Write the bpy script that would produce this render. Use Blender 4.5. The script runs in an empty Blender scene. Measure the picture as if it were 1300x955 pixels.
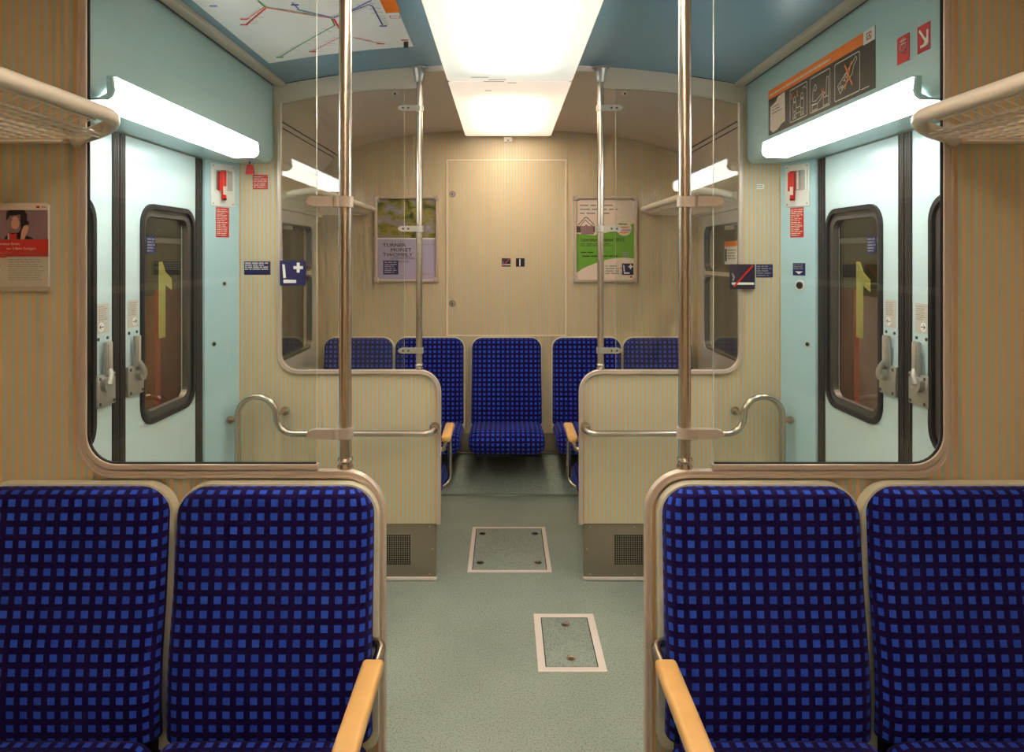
import bpy, bmesh, math, random
from mathutils import Vector, Matrix
from mathutils.geometry import tessellate_polygon
random.seed(7)
S = bpy.context.scene
COL = S.collection

# ------------------------------------------------------------------ camera, world, exposure
CAMX, CAMZ, F = -0.029, 1.62, 867.0
cam_d = bpy.data.cameras.new('camera')
cam = bpy.data.objects.new('camera', cam_d); COL.objects.link(cam)
cam.location = (CAMX, 0, CAMZ); cam.rotation_euler = (math.pi/2, 0, 0)
cam_d.sensor_width = 36; cam_d.lens = F/1300*36
cam_d.shift_x = 10/1300; cam_d.shift_y = -152.5/1300
cam_d.clip_start = 0.02
S.camera = cam
S.view_settings.view_transform = 'Standard'
S.view_settings.look = 'None'
S.view_settings.exposure = 1.3
S.view_settings.gamma = 1.0
S.view_settings.use_curve_mapping = False
S.cycles.use_denoising = True
S.cycles.max_bounces = 10
S.cycles.diffuse_bounces = 6
S.cycles.glossy_bounces = 5
S.cycles.transparent_max_bounces = 24
S.cycles.sample_clamp_indirect = 6
S.cycles.caustics_reflective = False
S.cycles.caustics_refractive = False
world = bpy.data.worlds.new('world'); S.world = world; world.use_nodes = True
world.node_tree.nodes['Background'].inputs[0].default_value = (.05, .045, .04, 1)
world.node_tree.nodes['Background'].inputs[1].default_value = .3

LAMP_Z = 2.498
CENTRE_LIGHT = 10.0     # radiance of the tubes' trays above the diffuser
CENTRE_EMIT = .2
DOOR_LAMP = 7.2
OUT_LIGHT = 70.0

def area(name, loc, rot, sx, sy, radiance, color):
    l = bpy.data.lights.new(name, 'AREA'); l.shape = 'RECTANGLE'; l.size = sx; l.size_y = sy
    l.energy = radiance*math.pi*sx*sy; l.color = color
    o = bpy.data.objects.new(name, l); COL.objects.link(o); o.location = loc; o.rotation_euler = rot
    return o
WARM = (1.0, .925, .83)
for nm, y0, y1 in (('rear', 3.82, 4.80), ('vestibule', 2.02, 3.22), ('front', .5, 1.62), ('behind', -1.2, .1)):
    area('lamp_tubes_'+nm, (0, (y0+y1)/2, LAMP_Z+.030), (0, 0, 0), .28, y1-y0, CENTRE_LIGHT, WARM)
# added fill lights, no lamp seen there, brightening the walls outside the train
area('outside_fill_left', (-2.3, 2.7, 3.0), (0, math.radians(48), 0), .2, 3, OUT_LIGHT, (1, .75, .5))
area('outside_fill_right', (2.3, 2.7, 3.0), (0, math.radians(-48), 0), .2, 3, OUT_LIGHT, (1, .8, .6))

# ------------------------------------------------------------------ materials
def lin(c):
    return tuple(((v/255)/12.92 if v/255 <= .04045 else ((v/255+.055)/1.055)**2.4) for v in c)
MATS = {}
def new_mat(name):
    m = bpy.data.materials.new(name); m.use_nodes = True; MATS[name] = m
    nt = m.node_tree; b = nt.nodes['Principled BSDF']
    return m, nt, b
def mat(name, rgb, rough=.5, metal=0, coat=0, spec=.5, noise=0, nscale=40, bump=0, sheen=0):
    m, nt, b = new_mat(name)
    c = lin(rgb)
    b.inputs['Base Color'].default_value = (*c, 1)
    b.inputs['Roughness'].default_value = rough
    b.inputs['Metallic'].default_value = metal
    b.inputs['Specular IOR Level'].default_value = spec
    b.inputs['Coat Weight'].default_value = coat
    if noise or bump:
        tc = nt.nodes.new('ShaderNodeTexCoord'); n = nt.nodes.new('ShaderNodeTexNoise')
        n.inputs['Scale'].default_value = nscale; n.inputs['Detail'].default_value = 4
        nt.links.new(tc.outputs['Object'], n.inputs['Vector'])
        if noise:
            mx = nt.nodes.new('ShaderNodeMix'); mx.data_type = 'RGBA'
            mx.inputs[6].default_value = (*[v*(1-noise) for v in c], 1)
            mx.inputs[7].default_value = (*[min(1, v*(1+noise)) for v in c], 1)
            nt.links.new(n.outputs['Fac'], mx.inputs[0]); nt.links.new(mx.outputs[2], b.inputs['Base Color'])
        if bump:
            bp = nt.nodes.new('ShaderNodeBump'); bp.inputs['Strength'].default_value = bump; bp.inputs['Distance'].default_value = .002
            nt.links.new(n.outputs['Fac'], bp.inputs['Height']); nt.links.new(bp.outputs[0], b.inputs['Normal'])
    return m
def math_node(nt, op, a, b=None, c=None):
    n = nt.nodes.new('ShaderNodeMath'); n.operation = op
    for i, v in enumerate((a, b, c)):
        if v is None: continue
        if isinstance(v, (int, float)): n.inputs[i].default_value = v
        else: nt.links.new(v, n.inputs[i])
    return n.outputs[0]
def stripe_mat(name, axis, ca, cb, rough=.35):
    m, nt, b = new_mat(name)
    tc = nt.nodes.new('ShaderNodeTexCoord'); sp = nt.nodes.new('ShaderNodeSeparateXYZ')
    nt.links.new(tc.outputs['Object'], sp.inputs[0])
    f = math_node(nt, 'MULTIPLY', sp.outputs[axis], 1/.0216)
    f = math_node(nt, 'FRACT', f)
    f = math_node(nt, 'SUBTRACT', f, .5); f = math_node(nt, 'ABSOLUTE', f)     # 0 .. .5
    mr = nt.nodes.new('ShaderNodeMapRange'); mr.inputs[1].default_value = .20; mr.inputs[2].default_value = .30
    nt.links.new(f, mr.inputs[0])
    # fine weave of the laminate: lighter thread lines inside each stripe
    g = math_node(nt, 'MULTIPLY', sp.outputs[axis], 1/.0036); g = math_node(nt, 'FRACT', g)
    g = math_node(nt, 'GREATER_THAN', g, .5); g = math_node(nt, 'MULTIPLY', g, .14)
    fac = math_node(nt, 'ADD', mr.outputs[0], math_node(nt, 'SUBTRACT', g, .07))
    mx = nt.nodes.new('ShaderNodeMix'); mx.data_type = 'RGBA'
    mx.inputs[6].default_value = (*lin(ca), 1); mx.inputs[7].default_value = (*lin(cb), 1)
    nt.links.new(fac, mx.inputs[0]); nt.links.new(mx.outputs[2], b.inputs['Base Color'])
    b.inputs['Roughness'].default_value = rough
    return m
M = {}
M['stripe_x'] = stripe_mat('striped laminate', 'X', (224, 183, 128), (184, 196, 187))
M['stripe_y'] = stripe_mat('striped laminate lengthways', 'Y', (224, 183, 128), (184, 196, 187))
M['beige'] = mat('beige painted panel', (205, 192, 176), .45)
M['rail'] = mat('champagne anodised rail', (208, 190, 176), .35, .3)
M['rack_paint'] = mat('cream rack enamel', (232, 218, 202), .3)
M['shell'] = mat('pale seat shell', (222, 218, 196), .4)
M['door_blue'] = mat('pale blue door paint', (210, 230, 233), .25)
M['header_blue'] = mat('blue grey header paint', (172, 206, 211), .3)
M['pillar_blue'] = mat('light blue pillar paint', (182, 213, 219), .3)
M['ceiling_blue'] = mat('blue glossy ceiling', (108, 148, 168), .28, spec=.75)
M['ceiling_beige'] = mat('beige ceiling panel', (220, 206, 196), .4)
M['rubber'] = mat('black rubber', (38, 34, 34), .45)
M['gasket'] = mat('grey rubber gasket', (84, 78, 74), .35)
M['gap'] = mat('dark joint', (22, 20, 20), .7)
M['steel'] = mat('brushed stainless steel', (205, 192, 178), .27, 1)
M['alu'] = mat('cast aluminium', (188, 184, 176), .4, .7)
M['satin'] = mat('satin plastic grey', (196, 182, 170), .35, .3)
M['cream_trim'] = mat('pale cream strip', (236, 224, 206), .35)
M['wood'] = mat('light beech', (236, 184, 112), .35, noise=.12, nscale=14)
M['floor_strip'] = mat('pinkish white tape', (226, 212, 204), .45)
M['heater'] = mat('brown grey sheet metal', (146, 136, 120), .35, .5)
M['hole'] = mat('dark perforation', (30, 28, 26), .8)
M['white'] = mat('white print', (240, 238, 232), .4)
M['cream'] = mat('cream print', (232, 214, 200), .4)
M['navy'] = mat('navy print', (22, 24, 88), .35)
M['navy_dark'] = mat('dark navy print', (22, 14, 48), .35)
M['red'] = mat('red print', (206, 44, 38), .4)
M['red_plastic'] = mat('red plastic', (214, 30, 24), .3)
M['orange'] = mat('orange print', (255, 128, 10), .4)
M['sign_brown'] = mat('dark brown print', (64, 55, 48), .35)
M['black'] = mat('black print', (30, 28, 28), .5)
M['grey_print'] = mat('grey print', (150, 146, 142), .5)
M['midgrey'] = mat('mid grey lines', (168, 158, 150), .5)
M['green'] = mat('green print', (110, 170, 50), .4)
M['lilac'] = mat('lilac print', (176, 168, 200), .4)
M['plate'] = mat('plate beige', (206, 198, 188), .4)
M['yellow'] = mat('pale yellow foil', (226, 214, 120), .5)
M['map_paper'] = mat('map paper', (240, 242, 242), .3)
M['skin'] = mat('skin print', (214, 160, 138), .5)
M['hair'] = mat('hair print', (44, 30, 30), .5)
M['mauve'] = mat('mauve print', (150, 118, 122), .5)
M['line_green'] = mat('map green', (30, 150, 70), .5)
M['line_blue'] = mat('map blue', (40, 50, 160), .5)
M['line_sky'] = mat('map sky blue', (100, 140, 205), .5)
M['line_salmon'] = mat('map salmon', (240, 130, 110), .5)
M['line_red'] = mat('map red', (226, 40, 40), .5)
M['brown_pic'] = mat('brown print', (92, 70, 56), .5)
M['white_enamel'] = mat('white enamel plate', (236, 234, 226), .3)

def painting(name, cols, scale):
    m, nt, b = new_mat(name)
    tc = nt.nodes.new('ShaderNodeTexCoord'); n = nt.nodes.new('ShaderNodeTexNoise')
    n.inputs['Scale'].default_value = scale; n.inputs['Detail'].default_value = 5; n.inputs['Distortion'].default_value = .6
    mp = nt.nodes.new('ShaderNodeMapping'); mp.inputs['Scale'].default_value = (1, 1, 1.5)
    nt.links.new(tc.outputs['Object'], mp.inputs[0]); nt.links.new(mp.outputs[0], n.inputs['Vector'])
    r = nt.nodes.new('ShaderNodeValToRGB'); e = r.color_ramp.elements
    while len(e) < len(cols): e.new(.5)
    for i, c in enumerate(cols):
        e[i].position = .32+.36*i/(len(cols)-1); e[i].color = (*lin(c), 1)
    nt.links.new(n.outputs['Fac'], r.inputs[0]); nt.links.new(r.outputs[0], b.inputs['Base Color'])
    b.inputs['Roughness'].default_value = .4
    return m
M['art'] = painting('blotchy garden print', [(52, 58, 30), (110, 112, 40), (150, 142, 60), (150, 140, 160), (180, 165, 185)], 9)

def floor_mat():
    m, nt, b = new_mat('green grey speckled vinyl')
    tc = nt.nodes.new('ShaderNodeTexCoord')
    n = nt.nodes.new('ShaderNodeTexNoise'); n.inputs['Scale'].default_value = 160; n.inputs['Detail'].default_value = 2
    n2 = nt.nodes.new('ShaderNodeTexNoise'); n2.inputs['Scale'].default_value = 3; n2.inputs['Detail'].default_value = 5
    nt.links.new(tc.outputs['Object'], n.inputs['Vector']); nt.links.new(tc.outputs['Object'], n2.inputs['Vector'])
    r = nt.nodes.new('ShaderNodeValToRGB'); e = r.color_ramp.elements
    e[0].position = .30; e[0].color = (*lin((108, 114, 100)), 1)
    e[1].position = .46; e[1].color = (*lin((150, 160, 148)), 1)
    x = e.new(.70); x.color = (*lin((162, 172, 162)), 1)
    nt.links.new(n.outputs['Fac'], r.inputs[0])
    mx = nt.nodes.new('ShaderNodeMix'); mx.data_type = 'RGBA'; mx.blend_type = 'MULTIPLY'
    mx.inputs[0].default_value = .35
    r2 = nt.nodes.new('ShaderNodeValToRGB'); r2.color_ramp.elements[0].position = .3; r2.color_ramp.elements[1].position = .7
    r2.color_ramp.elements[0].color = (.6, .6, .6, 1)
    nt.links.new(n2.outputs['Fac'], r2.inputs[0])
    nt.links.new(r.outputs[0], mx.inputs[6]); nt.links.new(r2.outputs[0], mx.inputs[7])
    nt.links.new(mx.outputs[2], b.inputs['Base Color'])
    b.inputs['Roughness'].default_value = .36
    return m
M['floor'] = floor_mat()
M['shine_bead'] = mat('glossy shine bead', (118, 128, 112), .18)  # for an added bead that only makes a shine line

def fabric_mat():
    m, nt, b = new_mat('blue checked moquette')
    uv = nt.nodes.new('ShaderNodeUVMap'); uv.uv_map = 'uv'
    sp = nt.nodes.new('ShaderNodeSeparateXYZ'); nt.links.new(uv.outputs[0], sp.inputs[0])
    fs = []
    for k in (0, 1):
        f = math_node(nt, 'MULTIPLY', sp.outputs[k], 1/.0335); f = math_node(nt, 'FRACT', math_node(nt, 'ADD', f, 100.24))
        f = math_node(nt, 'ABSOLUTE', math_node(nt, 'SUBTRACT', f, .5))
        fs.append(math_node(nt, 'LESS_THAN', f, .265))
    sq = math_node(nt, 'MULTIPLY', fs[0], fs[1])
    tc = nt.nodes.new('ShaderNodeTexCoord')
    n = nt.nodes.new('ShaderNodeTexNoise'); n.inputs['Scale'].default_value = 420; n.inputs['Detail'].default_value = 2
    nt.links.new(tc.outputs['Object'], n.inputs['Vector'])
    dark = nt.nodes.new('ShaderNodeMix'); dark.data_type = 'RGBA'
    dark.inputs[6].default_value = (*lin((11, 5, 50)), 1); dark.inputs[7].default_value = (*lin((40, 20, 96)), 1)
    blue = nt.nodes.new('ShaderNodeMix'); blue.data_type = 'RGBA'
    blue.inputs[6].default_value = (*lin((26, 62, 180)), 1); blue.inputs[7].default_value = (*lin((58, 104, 230)), 1)
    nt.links.new(n.outputs['Fac'], dark.inputs[0]); nt.links.new(n.outputs['Fac'], blue.inputs[0])
    mx = nt.nodes.new('ShaderNodeMix'); mx.data_type = 'RGBA'
    nt.links.new(sq, mx.inputs[0]); nt.links.new(dark.outputs[2], mx.inputs[6]); nt.links.new(blue.outputs[2], mx.inputs[7])
    nt.links.new(mx.outputs[2], b.inputs['Base Color'])
    b.inputs['Roughness'].default_value = .9; b.inputs['Specular IOR Level'].default_value = .15
    b.inputs['Sheen Weight'].default_value = .12; b.inputs['Sheen Tint'].default_value = (.5, .4, 1, 1)
    bp = nt.nodes.new('ShaderNodeBump'); bp.inputs['Strength'].default_value = .3; bp.inputs['Distance'].default_value = .001
    nt.links.new(n.outputs['Fac'], bp.inputs['Height']); nt.links.new(bp.outputs[0], b.inputs['Normal'])
    return m
M['fabric'] = fabric_mat()

def glass_mat(name, tint, f0):
    m = bpy.data.materials.new(name); m.use_nodes = True; nt = m.node_tree; nt.nodes.clear()
    out = nt.nodes.new('ShaderNodeOutputMaterial'); mix = nt.nodes.new('ShaderNodeMixShader')
    tr = nt.nodes.new('ShaderNodeBsdfTransparent'); tr.inputs[0].default_value = (*tint, 1)
    gl = nt.nodes.new('ShaderNodeBsdfGlossy'); gl.inputs['Roughness'].default_value = 0.0
    lw = nt.nodes.new('ShaderNodeLayerWeight'); lw.inputs[0].default_value = .5
    p = math_node(nt, 'POWER', lw.outputs['Facing'], 5)
    p = math_node(nt, 'MULTIPLY_ADD', p, 1-f0, f0)
    nt.links.new(p, mix.inputs[0]); nt.links.new(tr.outputs[0], mix.inputs[1]); nt.links.new(gl.outputs[0], mix.inputs[2])
    nt.links.new(mix.outputs[0], out.inputs[0])
    return m
M['glass'] = glass_mat('clear glass', (.955, .97, .955), .04)
M['glass_dark'] = glass_mat('tinted door glass', (.86, .86, .82), .06)
M['glass_edge'] = mat('polished glass edge', (226, 236, 222), .2)

def emit_mat(name, col, s):
    m = bpy.data.materials.new(name); m.use_nodes = True; nt = m.node_tree; nt.nodes.clear()
    out = nt.nodes.new('ShaderNodeOutputMaterial'); e = nt.nodes.new('ShaderNodeEmission')
    e.inputs[0].default_value = (*col, 1); e.inputs[1].default_value = s
    nt.links.new(e.outputs[0], out.inputs[0]); return m
M['door_lamp'] = emit_mat('lit door lamp cover', (.985, 1.0, .965), DOOR_LAMP)
def diffuser_mat():
    m = bpy.data.materials.new('opal diffuser'); m.use_nodes = True; nt = m.node_tree; nt.nodes.clear()
    out = nt.nodes.new('ShaderNodeOutputMaterial'); add = nt.nodes.new('ShaderNodeAddShader')
    t = nt.nodes.new('ShaderNodeBsdfTranslucent'); t.inputs[0].default_value = (.62, .6, .56, 1)
    d = nt.nodes.new('ShaderNodeBsdfDiffuse'); d.inputs[0].default_value = (.3, .29, .27, 1)
    e = nt.nodes.new('ShaderNodeEmission'); e.inputs[0].default_value = (1, .92, .83, 1); e.inputs[1].default_value = CENTRE_EMIT*.6
    a2 = nt.nodes.new('ShaderNodeAddShader')
    nt.links.new(t.outputs[0], add.inputs[0]); nt.links.new(d.outputs[0], add.inputs[1])
    nt.links.new(add.outputs[0], a2.inputs[0]); nt.links.new(e.outputs[0], a2.inputs[1])
    nt.links.new(a2.outputs[0], out.inputs[0]); return m
M['diffuser'] = diffuser_mat()
M['lamp_body'] = mat('white lamp housing', (236, 228, 216), .4)

# ------------------------------------------------------------------ mesh building
class MB:
    """collects shapes (world coordinates) for ONE mesh object"""
    def __init__(s): s.v = []; s.f = []; s.m = []; s.sm = []; s.mats = []; s.uv = {}
    def mi(s, name):
        if name not in s.mats: s.mats.append(name)
        return s.mats.index(name)
    def add(s, verts, faces, m, smooth=False, T=None):
        o = len(s.v); k = s.mi(m)
        for p in verts:
            p = Vector(p)
            if T is not None: p = T @ p
            s.v.append(p)
        for f in faces:
            s.f.append([i+o for i in f]); s.m.append(k); s.sm.append(smooth)
        return o
    def box(s, a, b, m, bev=0, T=None, seg=2):
        a, b = Vector(a), Vector(b)
        lo = Vector(map(min, a, b)); hi = Vector(map(max, a, b))
        bm = bmesh.new(); bmesh.ops.create_cube(bm, size=1)
        for v in bm.verts: v.co = Vector(((v.co[i]+.5)*(hi[i]-lo[i])+lo[i] for i in range(3)))
        if bev:
            bev = min(bev, min(hi-lo)*.49)
            bmesh.ops.bevel(bm, geom=list(bm.edges), offset=bev, segments=seg, affect='EDGES', profile=.5)
        bm.verts.index_update()
        s.add([v.co.copy() for v in bm.verts], [[v.index for v in f.verts] for f in bm.faces], m, bool(bev), T)
        bm.free()
    def prism(s, poly, axis, t0, t1, m, smooth=False, side=None, T=None):
        """poly: 2-D outline; axis 'X': poly=(y,z), 'Y': poly=(x,z), 'Z': poly=(x,y)"""
        n = len(poly)
        def P(p, t): return {'X': (t, p[0], p[1]), 'Y': (p[0], t, p[1]), 'Z': (p[0], p[1], t)}[axis]
        tris = tessellate_polygon([[Vector((p[0], p[1], 0)) for p in poly]])
        vs = [P(p, t0) for p in poly]+[P(p, t1) for p in poly]
        s.add(vs, [list(t) for t in tris]+[[i+n for i in reversed(t)] for t in tris], m, False, T)
        s.add(vs, [[i, (i+1) % n, (i+1) % n+n, i+n] for i in range(n)], side or m, smooth, T)
    def ring(s, outer, inner, axis, t0, t1, m, T=None):
        """frame between two outlines of equal point count"""
        n = len(outer)
        def P(p, t): return {'X': (t, p[0], p[1]), 'Y': (p[0], t, p[1]), 'Z': (p[0], p[1], t)}[axis]
        vs = [P(p, t0) for p in outer]+[P(p, t0) for p in inner]+[P(p, t1) for p in outer]+[P(p, t1) for p in inner]
        fs = []
        for i in range(n):
            j = (i+1) % n
            fs += [[i, j, j+n, i+n], [i+2*n, i+3*n, j+3*n, j+2*n], [i, i+2*n, j+2*n, j], [i+n, j+n, j+3*n, i+3*n]]
        s.add(vs, fs, m, False, T)
    def tube(s, pts, r, m, seg=12, caps=True, T=None, closed=False):
        pts = [Vector(p) for p in pts]; n = len(pts)
        tang = []
        for i in range(n):
            a = pts[(i-1) % n] if (i > 0 or closed) else pts[i]; b = pts[(i+1) % n] if (i < n-1 or closed) else pts[i]
            tang.append((b-a).normalized())
        t0 = tang[0]; up = Vector((0, 0, 1)) if abs(t0.z) < .9 else Vector((0, 1, 0))
        nrm = (up-t0*up.dot(t0)).normalized()
        vs = []
        for i in range(n):
            if i: 
                nrm = (nrm-tang[i]*nrm.dot(tang[i])).normalized()
            bn = tang[i].cross(nrm)
            rr = r[i] if isinstance(r, (list, tuple)) else r
            for k in range(seg):
                a = 2*math.pi*k/seg
                vs.append(pts[i]+(nrm*math.cos(a)+bn*math.sin(a))*rr)
        fs = []
        for i in range(n if closed else n-1):
            j = (i+1) % n
            for k in range(seg):
                l = (k+1) % seg
                fs.append([i*seg+k, i*seg+l, j*seg+l, j*seg+k])
        s.add(vs, fs, m, True, T)
        if caps and not closed:
            s.add(vs[:seg], [list(reversed(range(seg)))], m, False, T)
            s.add(vs[-seg:], [list(range(seg))], m, False, T)
    def sweep(s, pts, prof, m, nrm=Vector((0, 1, 0)), closed=False, T=None, smooth=True):
        """profile (a,b): a along the in-plane side direction, b along nrm; path lies in the plane across nrm"""
        pts = [Vector(p) for p in pts]; n = len(pts); k = len(prof); vs = []
        for i in range(n):
            a = pts[(i-1) % n] if (i > 0 or closed) else None; b = pts[(i+1) % n] if (i < n-1 or closed) else None
            d1 = (pts[i]-a).normalized() if a is not None else (b-pts[i]).normalized()
            d2 = (b-pts[i]).normalized() if b is not None else d1
            t = (d1+d2).normalized(); side = t.cross(nrm).normalized(); sc = 1/max(.35, t.dot(d1))
            for (u, w) in prof: vs.append(pts[i]+side*u*sc+nrm*w)
        fs = []
        for i in range(n if closed else n-1):
            j = (i+1) % n
            for q in range(k):
                l = (q+1) % k
                fs.append([i*k+q, i*k+l, j*k+l, j*k+q])
        s.add(vs, fs, m, smooth, T)
        if not closed:
            s.add(vs[:k], [list(reversed(range(k)))], m, False, T); s.add(vs[-k:], [list(range(k))], m, False, T)
    def lathe(s, prof, c, m, seg=20, T=None):
        """prof (r,z) about the vertical through c"""
        c = Vector(c); vs = []; fs = []
        for (r, z) in prof:
            for k in range(seg):
                a = 2*math.pi*k/seg; vs.append(c+Vector((r*math.cos(a), r*math.sin(a), z)))
        for i in range(len(prof)-1):
            for k in range(seg):
                l = (k+1) % seg; fs.append([i*seg+k, i*seg+l, (i+1)*seg+l, (i+1)*seg+k])
        fs += [list(reversed(range(seg))), [(len(prof)-1)*seg+k for k in range(seg)]]
        s.add(vs, fs, m, True, T)
    def disc(s, c, n, r, t, m, seg=16):
        """short cylinder from c along n with thickness t"""
        c = Vector(c); n = Vector(n).normalized(); s.tube([c, c+n*t], r, m, seg)

def obj(name, mb, parent=None, kind=None, label=None):
    me = bpy.data.meshes.new(name)
    off = Vector(parent['_w']) if parent is not None and '_w' in parent.keys() else Vector((0, 0, 0))
    me.from_pydata([tuple(v-off) for v in mb.v], [], mb.f)
    for m in mb.mats: me.materials.append(M[m])
    for p, k, sm in zip(me.polygons, mb.m, mb.sm): p.material_index = k; p.use_smooth = sm
    if mb.uv:
        l = me.uv_layers.new(name='uv')
        for lp in me.loops:
            l.data[lp.index].uv = mb.uv.get(lp.vertex_index, (0, 0))
    bm = bmesh.new(); bm.from_mesh(me)
    bmesh.ops.recalc_face_normals(bm, faces=list(bm.faces))
    for e in bm.edges:
        if len(e.link_faces) == 2 and e.calc_face_angle(0) > math.radians(38): e.smooth = False
    bm.to_mesh(me); bm.free()
    o = bpy.data.objects.new(name, me); COL.objects.link(o)
    if parent is not None:
        o.parent = parent
        if '_w' in parent.keys(): o['_w'] = list(off)
    if kind: o['kind'] = kind
    if label: o['label'] = label
    return o
def thing(name, label, cat, loc=(0, 0, 0), group=None):
    o = bpy.data.objects.new(name, None); COL.objects.link(o); o.empty_display_size = .05
    o.location = loc; o['_w'] = list(loc); o['label'] = label; o['category'] = cat
    if group: o['group'] = group
    return o
def tag(o, label, cat, group=None):
    o['label'] = label; o['category'] = cat
    if group: o['group'] = group
    return o
def recentre(o):
    """put a single-mesh thing's origin at its own base"""
    me = o.data; xs = [v.co for v in me.vertices]
    c = Vector(((min(p.x for p in xs)+max(p.x for p in xs))/2, (min(p.y for p in xs)+max(p.y for p in xs))/2, min(p.z for p in xs)))
    for v in me.vertices: v.co -= c
    o.location = c; o['_w'] = list(c)
    return o
def copy_tree(o, parent=None):
    c = o.copy(); COL.objects.link(c)
    if parent is not None: c.parent = parent
    for ch in [x for x in bpy.data.objects if x.parent == o]: copy_tree(ch, c)
    return c

def rrect(x0, z0, x1, z1, r, seg=6, rs=None):
    """rounded outline, corners bl, br, tr, tl"""
    rs = rs or (r, r, r, r); pts = []
    for (cx, cz, a0, rr) in ((x0, z0, 180, rs[0]), (x1, z0, 270, rs[1]), (x1, z1, 0, rs[2]), (x0, z1, 90, rs[3])):
        ox = cx+rr if cx == x0 else cx-rr; oz = cz+rr if cz == z0 else cz-rr
        for k in range(seg+1):
            a = math.radians(a0+90*k/seg); pts.append((ox+rr*math.cos(a), oz+rr*math.sin(a)))
    return pts
def fillet(pts, r, seg=6):
    """round the inner corners of a 3-D polyline"""
    pts = [Vector(p) for p in pts]; out = [pts[0]]
    for i in range(1, len(pts)-1):
        rr = r[i-1] if isinstance(r, (list, tuple)) else r
        a, b, c = pts[i-1], pts[i], pts[i+1]
        u = (a-b).normalized(); w = (c-b).normalized(); ang = u.angle(w)
        if ang > 3.1: out.append(b); continue
        d = rr/math.tan(ang/2); p0 = b+u*d; p1 = b+w*d
        cen = b+(u+w).normalized()*(rr/math.sin(ang/2))
        for k in range(seg+1):
            t = k/seg; th = (p0-cen).angle(p1-cen); e = ((p0-cen)*math.sin((1-t)*th)+(p1-cen)*math.sin(t*th))/math.sin(th); out.append(cen+e)
    out.append(pts[-1]); return out

_tc = {}
def text2d(s, size, align='LEFT'):
    key = (s, size, align)
    if key in _tc: return _tc[key]
    cu = bpy.data.curves.new('t', 'FONT'); cu.body = s; cu.size = size; cu.align_x = align; cu.resolution_u = 2
    ob = bpy.data.objects.new('t', cu); COL.objects.link(ob)
    bpy.context.view_layer.update()
    me = ob.evaluated_get(bpy.context.evaluated_depsgraph_get()).to_mesh()
    vs = [(v.co.x, v.co.y) for v in me.vertices]; fs = [list(p.vertices) for p in me.polygons]
    bpy.data.objects.remove(ob); bpy.data.curves.remove(cu)
    _tc[key] = (vs, fs); return _tc[key]
class Plane:
    """flat drawing on a surface: origin O, directions U (right as read) and V (up), each layer a hair higher"""
    def __init__(s, mb, O, U, V):
        s.mb = mb; s.O = Vector(O); s.U = Vector(U).normalized(); s.V = Vector(V).normalized(); s.N = s.U.cross(s.V)
    def P(s, u, v, l): return s.O+s.U*u+s.V*v+s.N*(.0006*l)
    def poly(s, pts, m, l=1):
        tris = tessellate_polygon([[Vector((p[0], p[1], 0)) for p in pts]])
        s.mb.add([s.P(u, v, l) for u, v in pts], [list(t) for t in tris], m)
    def slab(s, pts, m, t=.0006):
        n = len(pts); tris = tessellate_polygon([[Vector((p[0], p[1], 0)) for p in pts]])
        a = [s.O+s.U*u+s.V*v for u, v in pts]; b = [q+s.N*t for q in a]
        s.mb.add(a+b, [list(x) for x in tris]+[[i+n for i in x] for x in tris]+[[i, (i+1) % n, (i+1) % n+n, i+n] for i in range(n)], m)
    def rect(s, u0, v0, u1, v1, m, l=1): s.poly([(u0, v0), (u1, v0), (u1, v1), (u0, v1)], m, l)
    def line(s, pts, w, m, l=2, closed=False):
        pts = list(pts)+([pts[0]] if closed else [])
        for (a, b) in zip(pts[:-1], pts[1:]):
            d = Vector((b[0]-a[0], b[1]-a[1]));
            if d.length < 1e-6: continue
            d.normalize(); n = Vector((-d.y, d.x))*w/2; e = d*w/2
            s.poly([(a[0]-e.x+n.x, a[1]-e.y+n.y), (a[0]-e.x-n.x, a[1]-e.y-n.y), (b[0]+e.x-n.x, b[1]+e.y-n.y), (b[0]+e.x+n.x, b[1]+e.y+n.y)], m, l)
    def ell(s, cu, cv, ru, rv, m, l=2, n=20):
        s.poly([(cu+ru*math.cos(2*math.pi*k/n), cv+rv*math.sin(2*math.pi*k/n)) for k in range(n)], m, l)
    def text(s, txt, u, v, size, m, l=2, align='LEFT', sx=1):
        vs, fs = text2d(txt, size, align)
        s.mb.add([s.P(u+a*sx, v+b, l) for a, b in vs], fs, m)
    def scribble(s, u0, v0, u1, v1, rows, m, l=2, fill=.45, ragged=.3, seed=1):
        """rows of illegible small print as short word bars"""
        rnd = random.Random(seed); h = (v1-v0)/rows
        for r in range(rows):
            v = v1-(r+.5)*h; end = u1-(u1-u0)*ragged*rnd.random(); u = u0
            while u < end:
                w = min(h*(1+3*rnd.random()), end-u)
                if w > h*.3: s.rect(u, v-h*fill/2, u+w, v+h*fill/2, m, l)
                u += w+h*.5

# ------------------------------------------------------------------ dimensions (metres)
YN, YM, YB = 1.813, 3.40, 5.04          # near partition, far partition, back wall
YR = -1.6                                # wall behind the camera
WX = 1.40; DX = 1.46; HX = 1.18; OPX = 1.14; AX = .345; POLEX = .4525
RAILZ = 1.05; HZ0 = 2.08; CZ = 2.475
def ceil_v(x): return 2.575-.10*(min(abs(x), 1.15)/1.15)**2.2
def ceil_c(x): return 2.545-.175*(min(abs(x), 1.26)/1.26)**3

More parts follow.
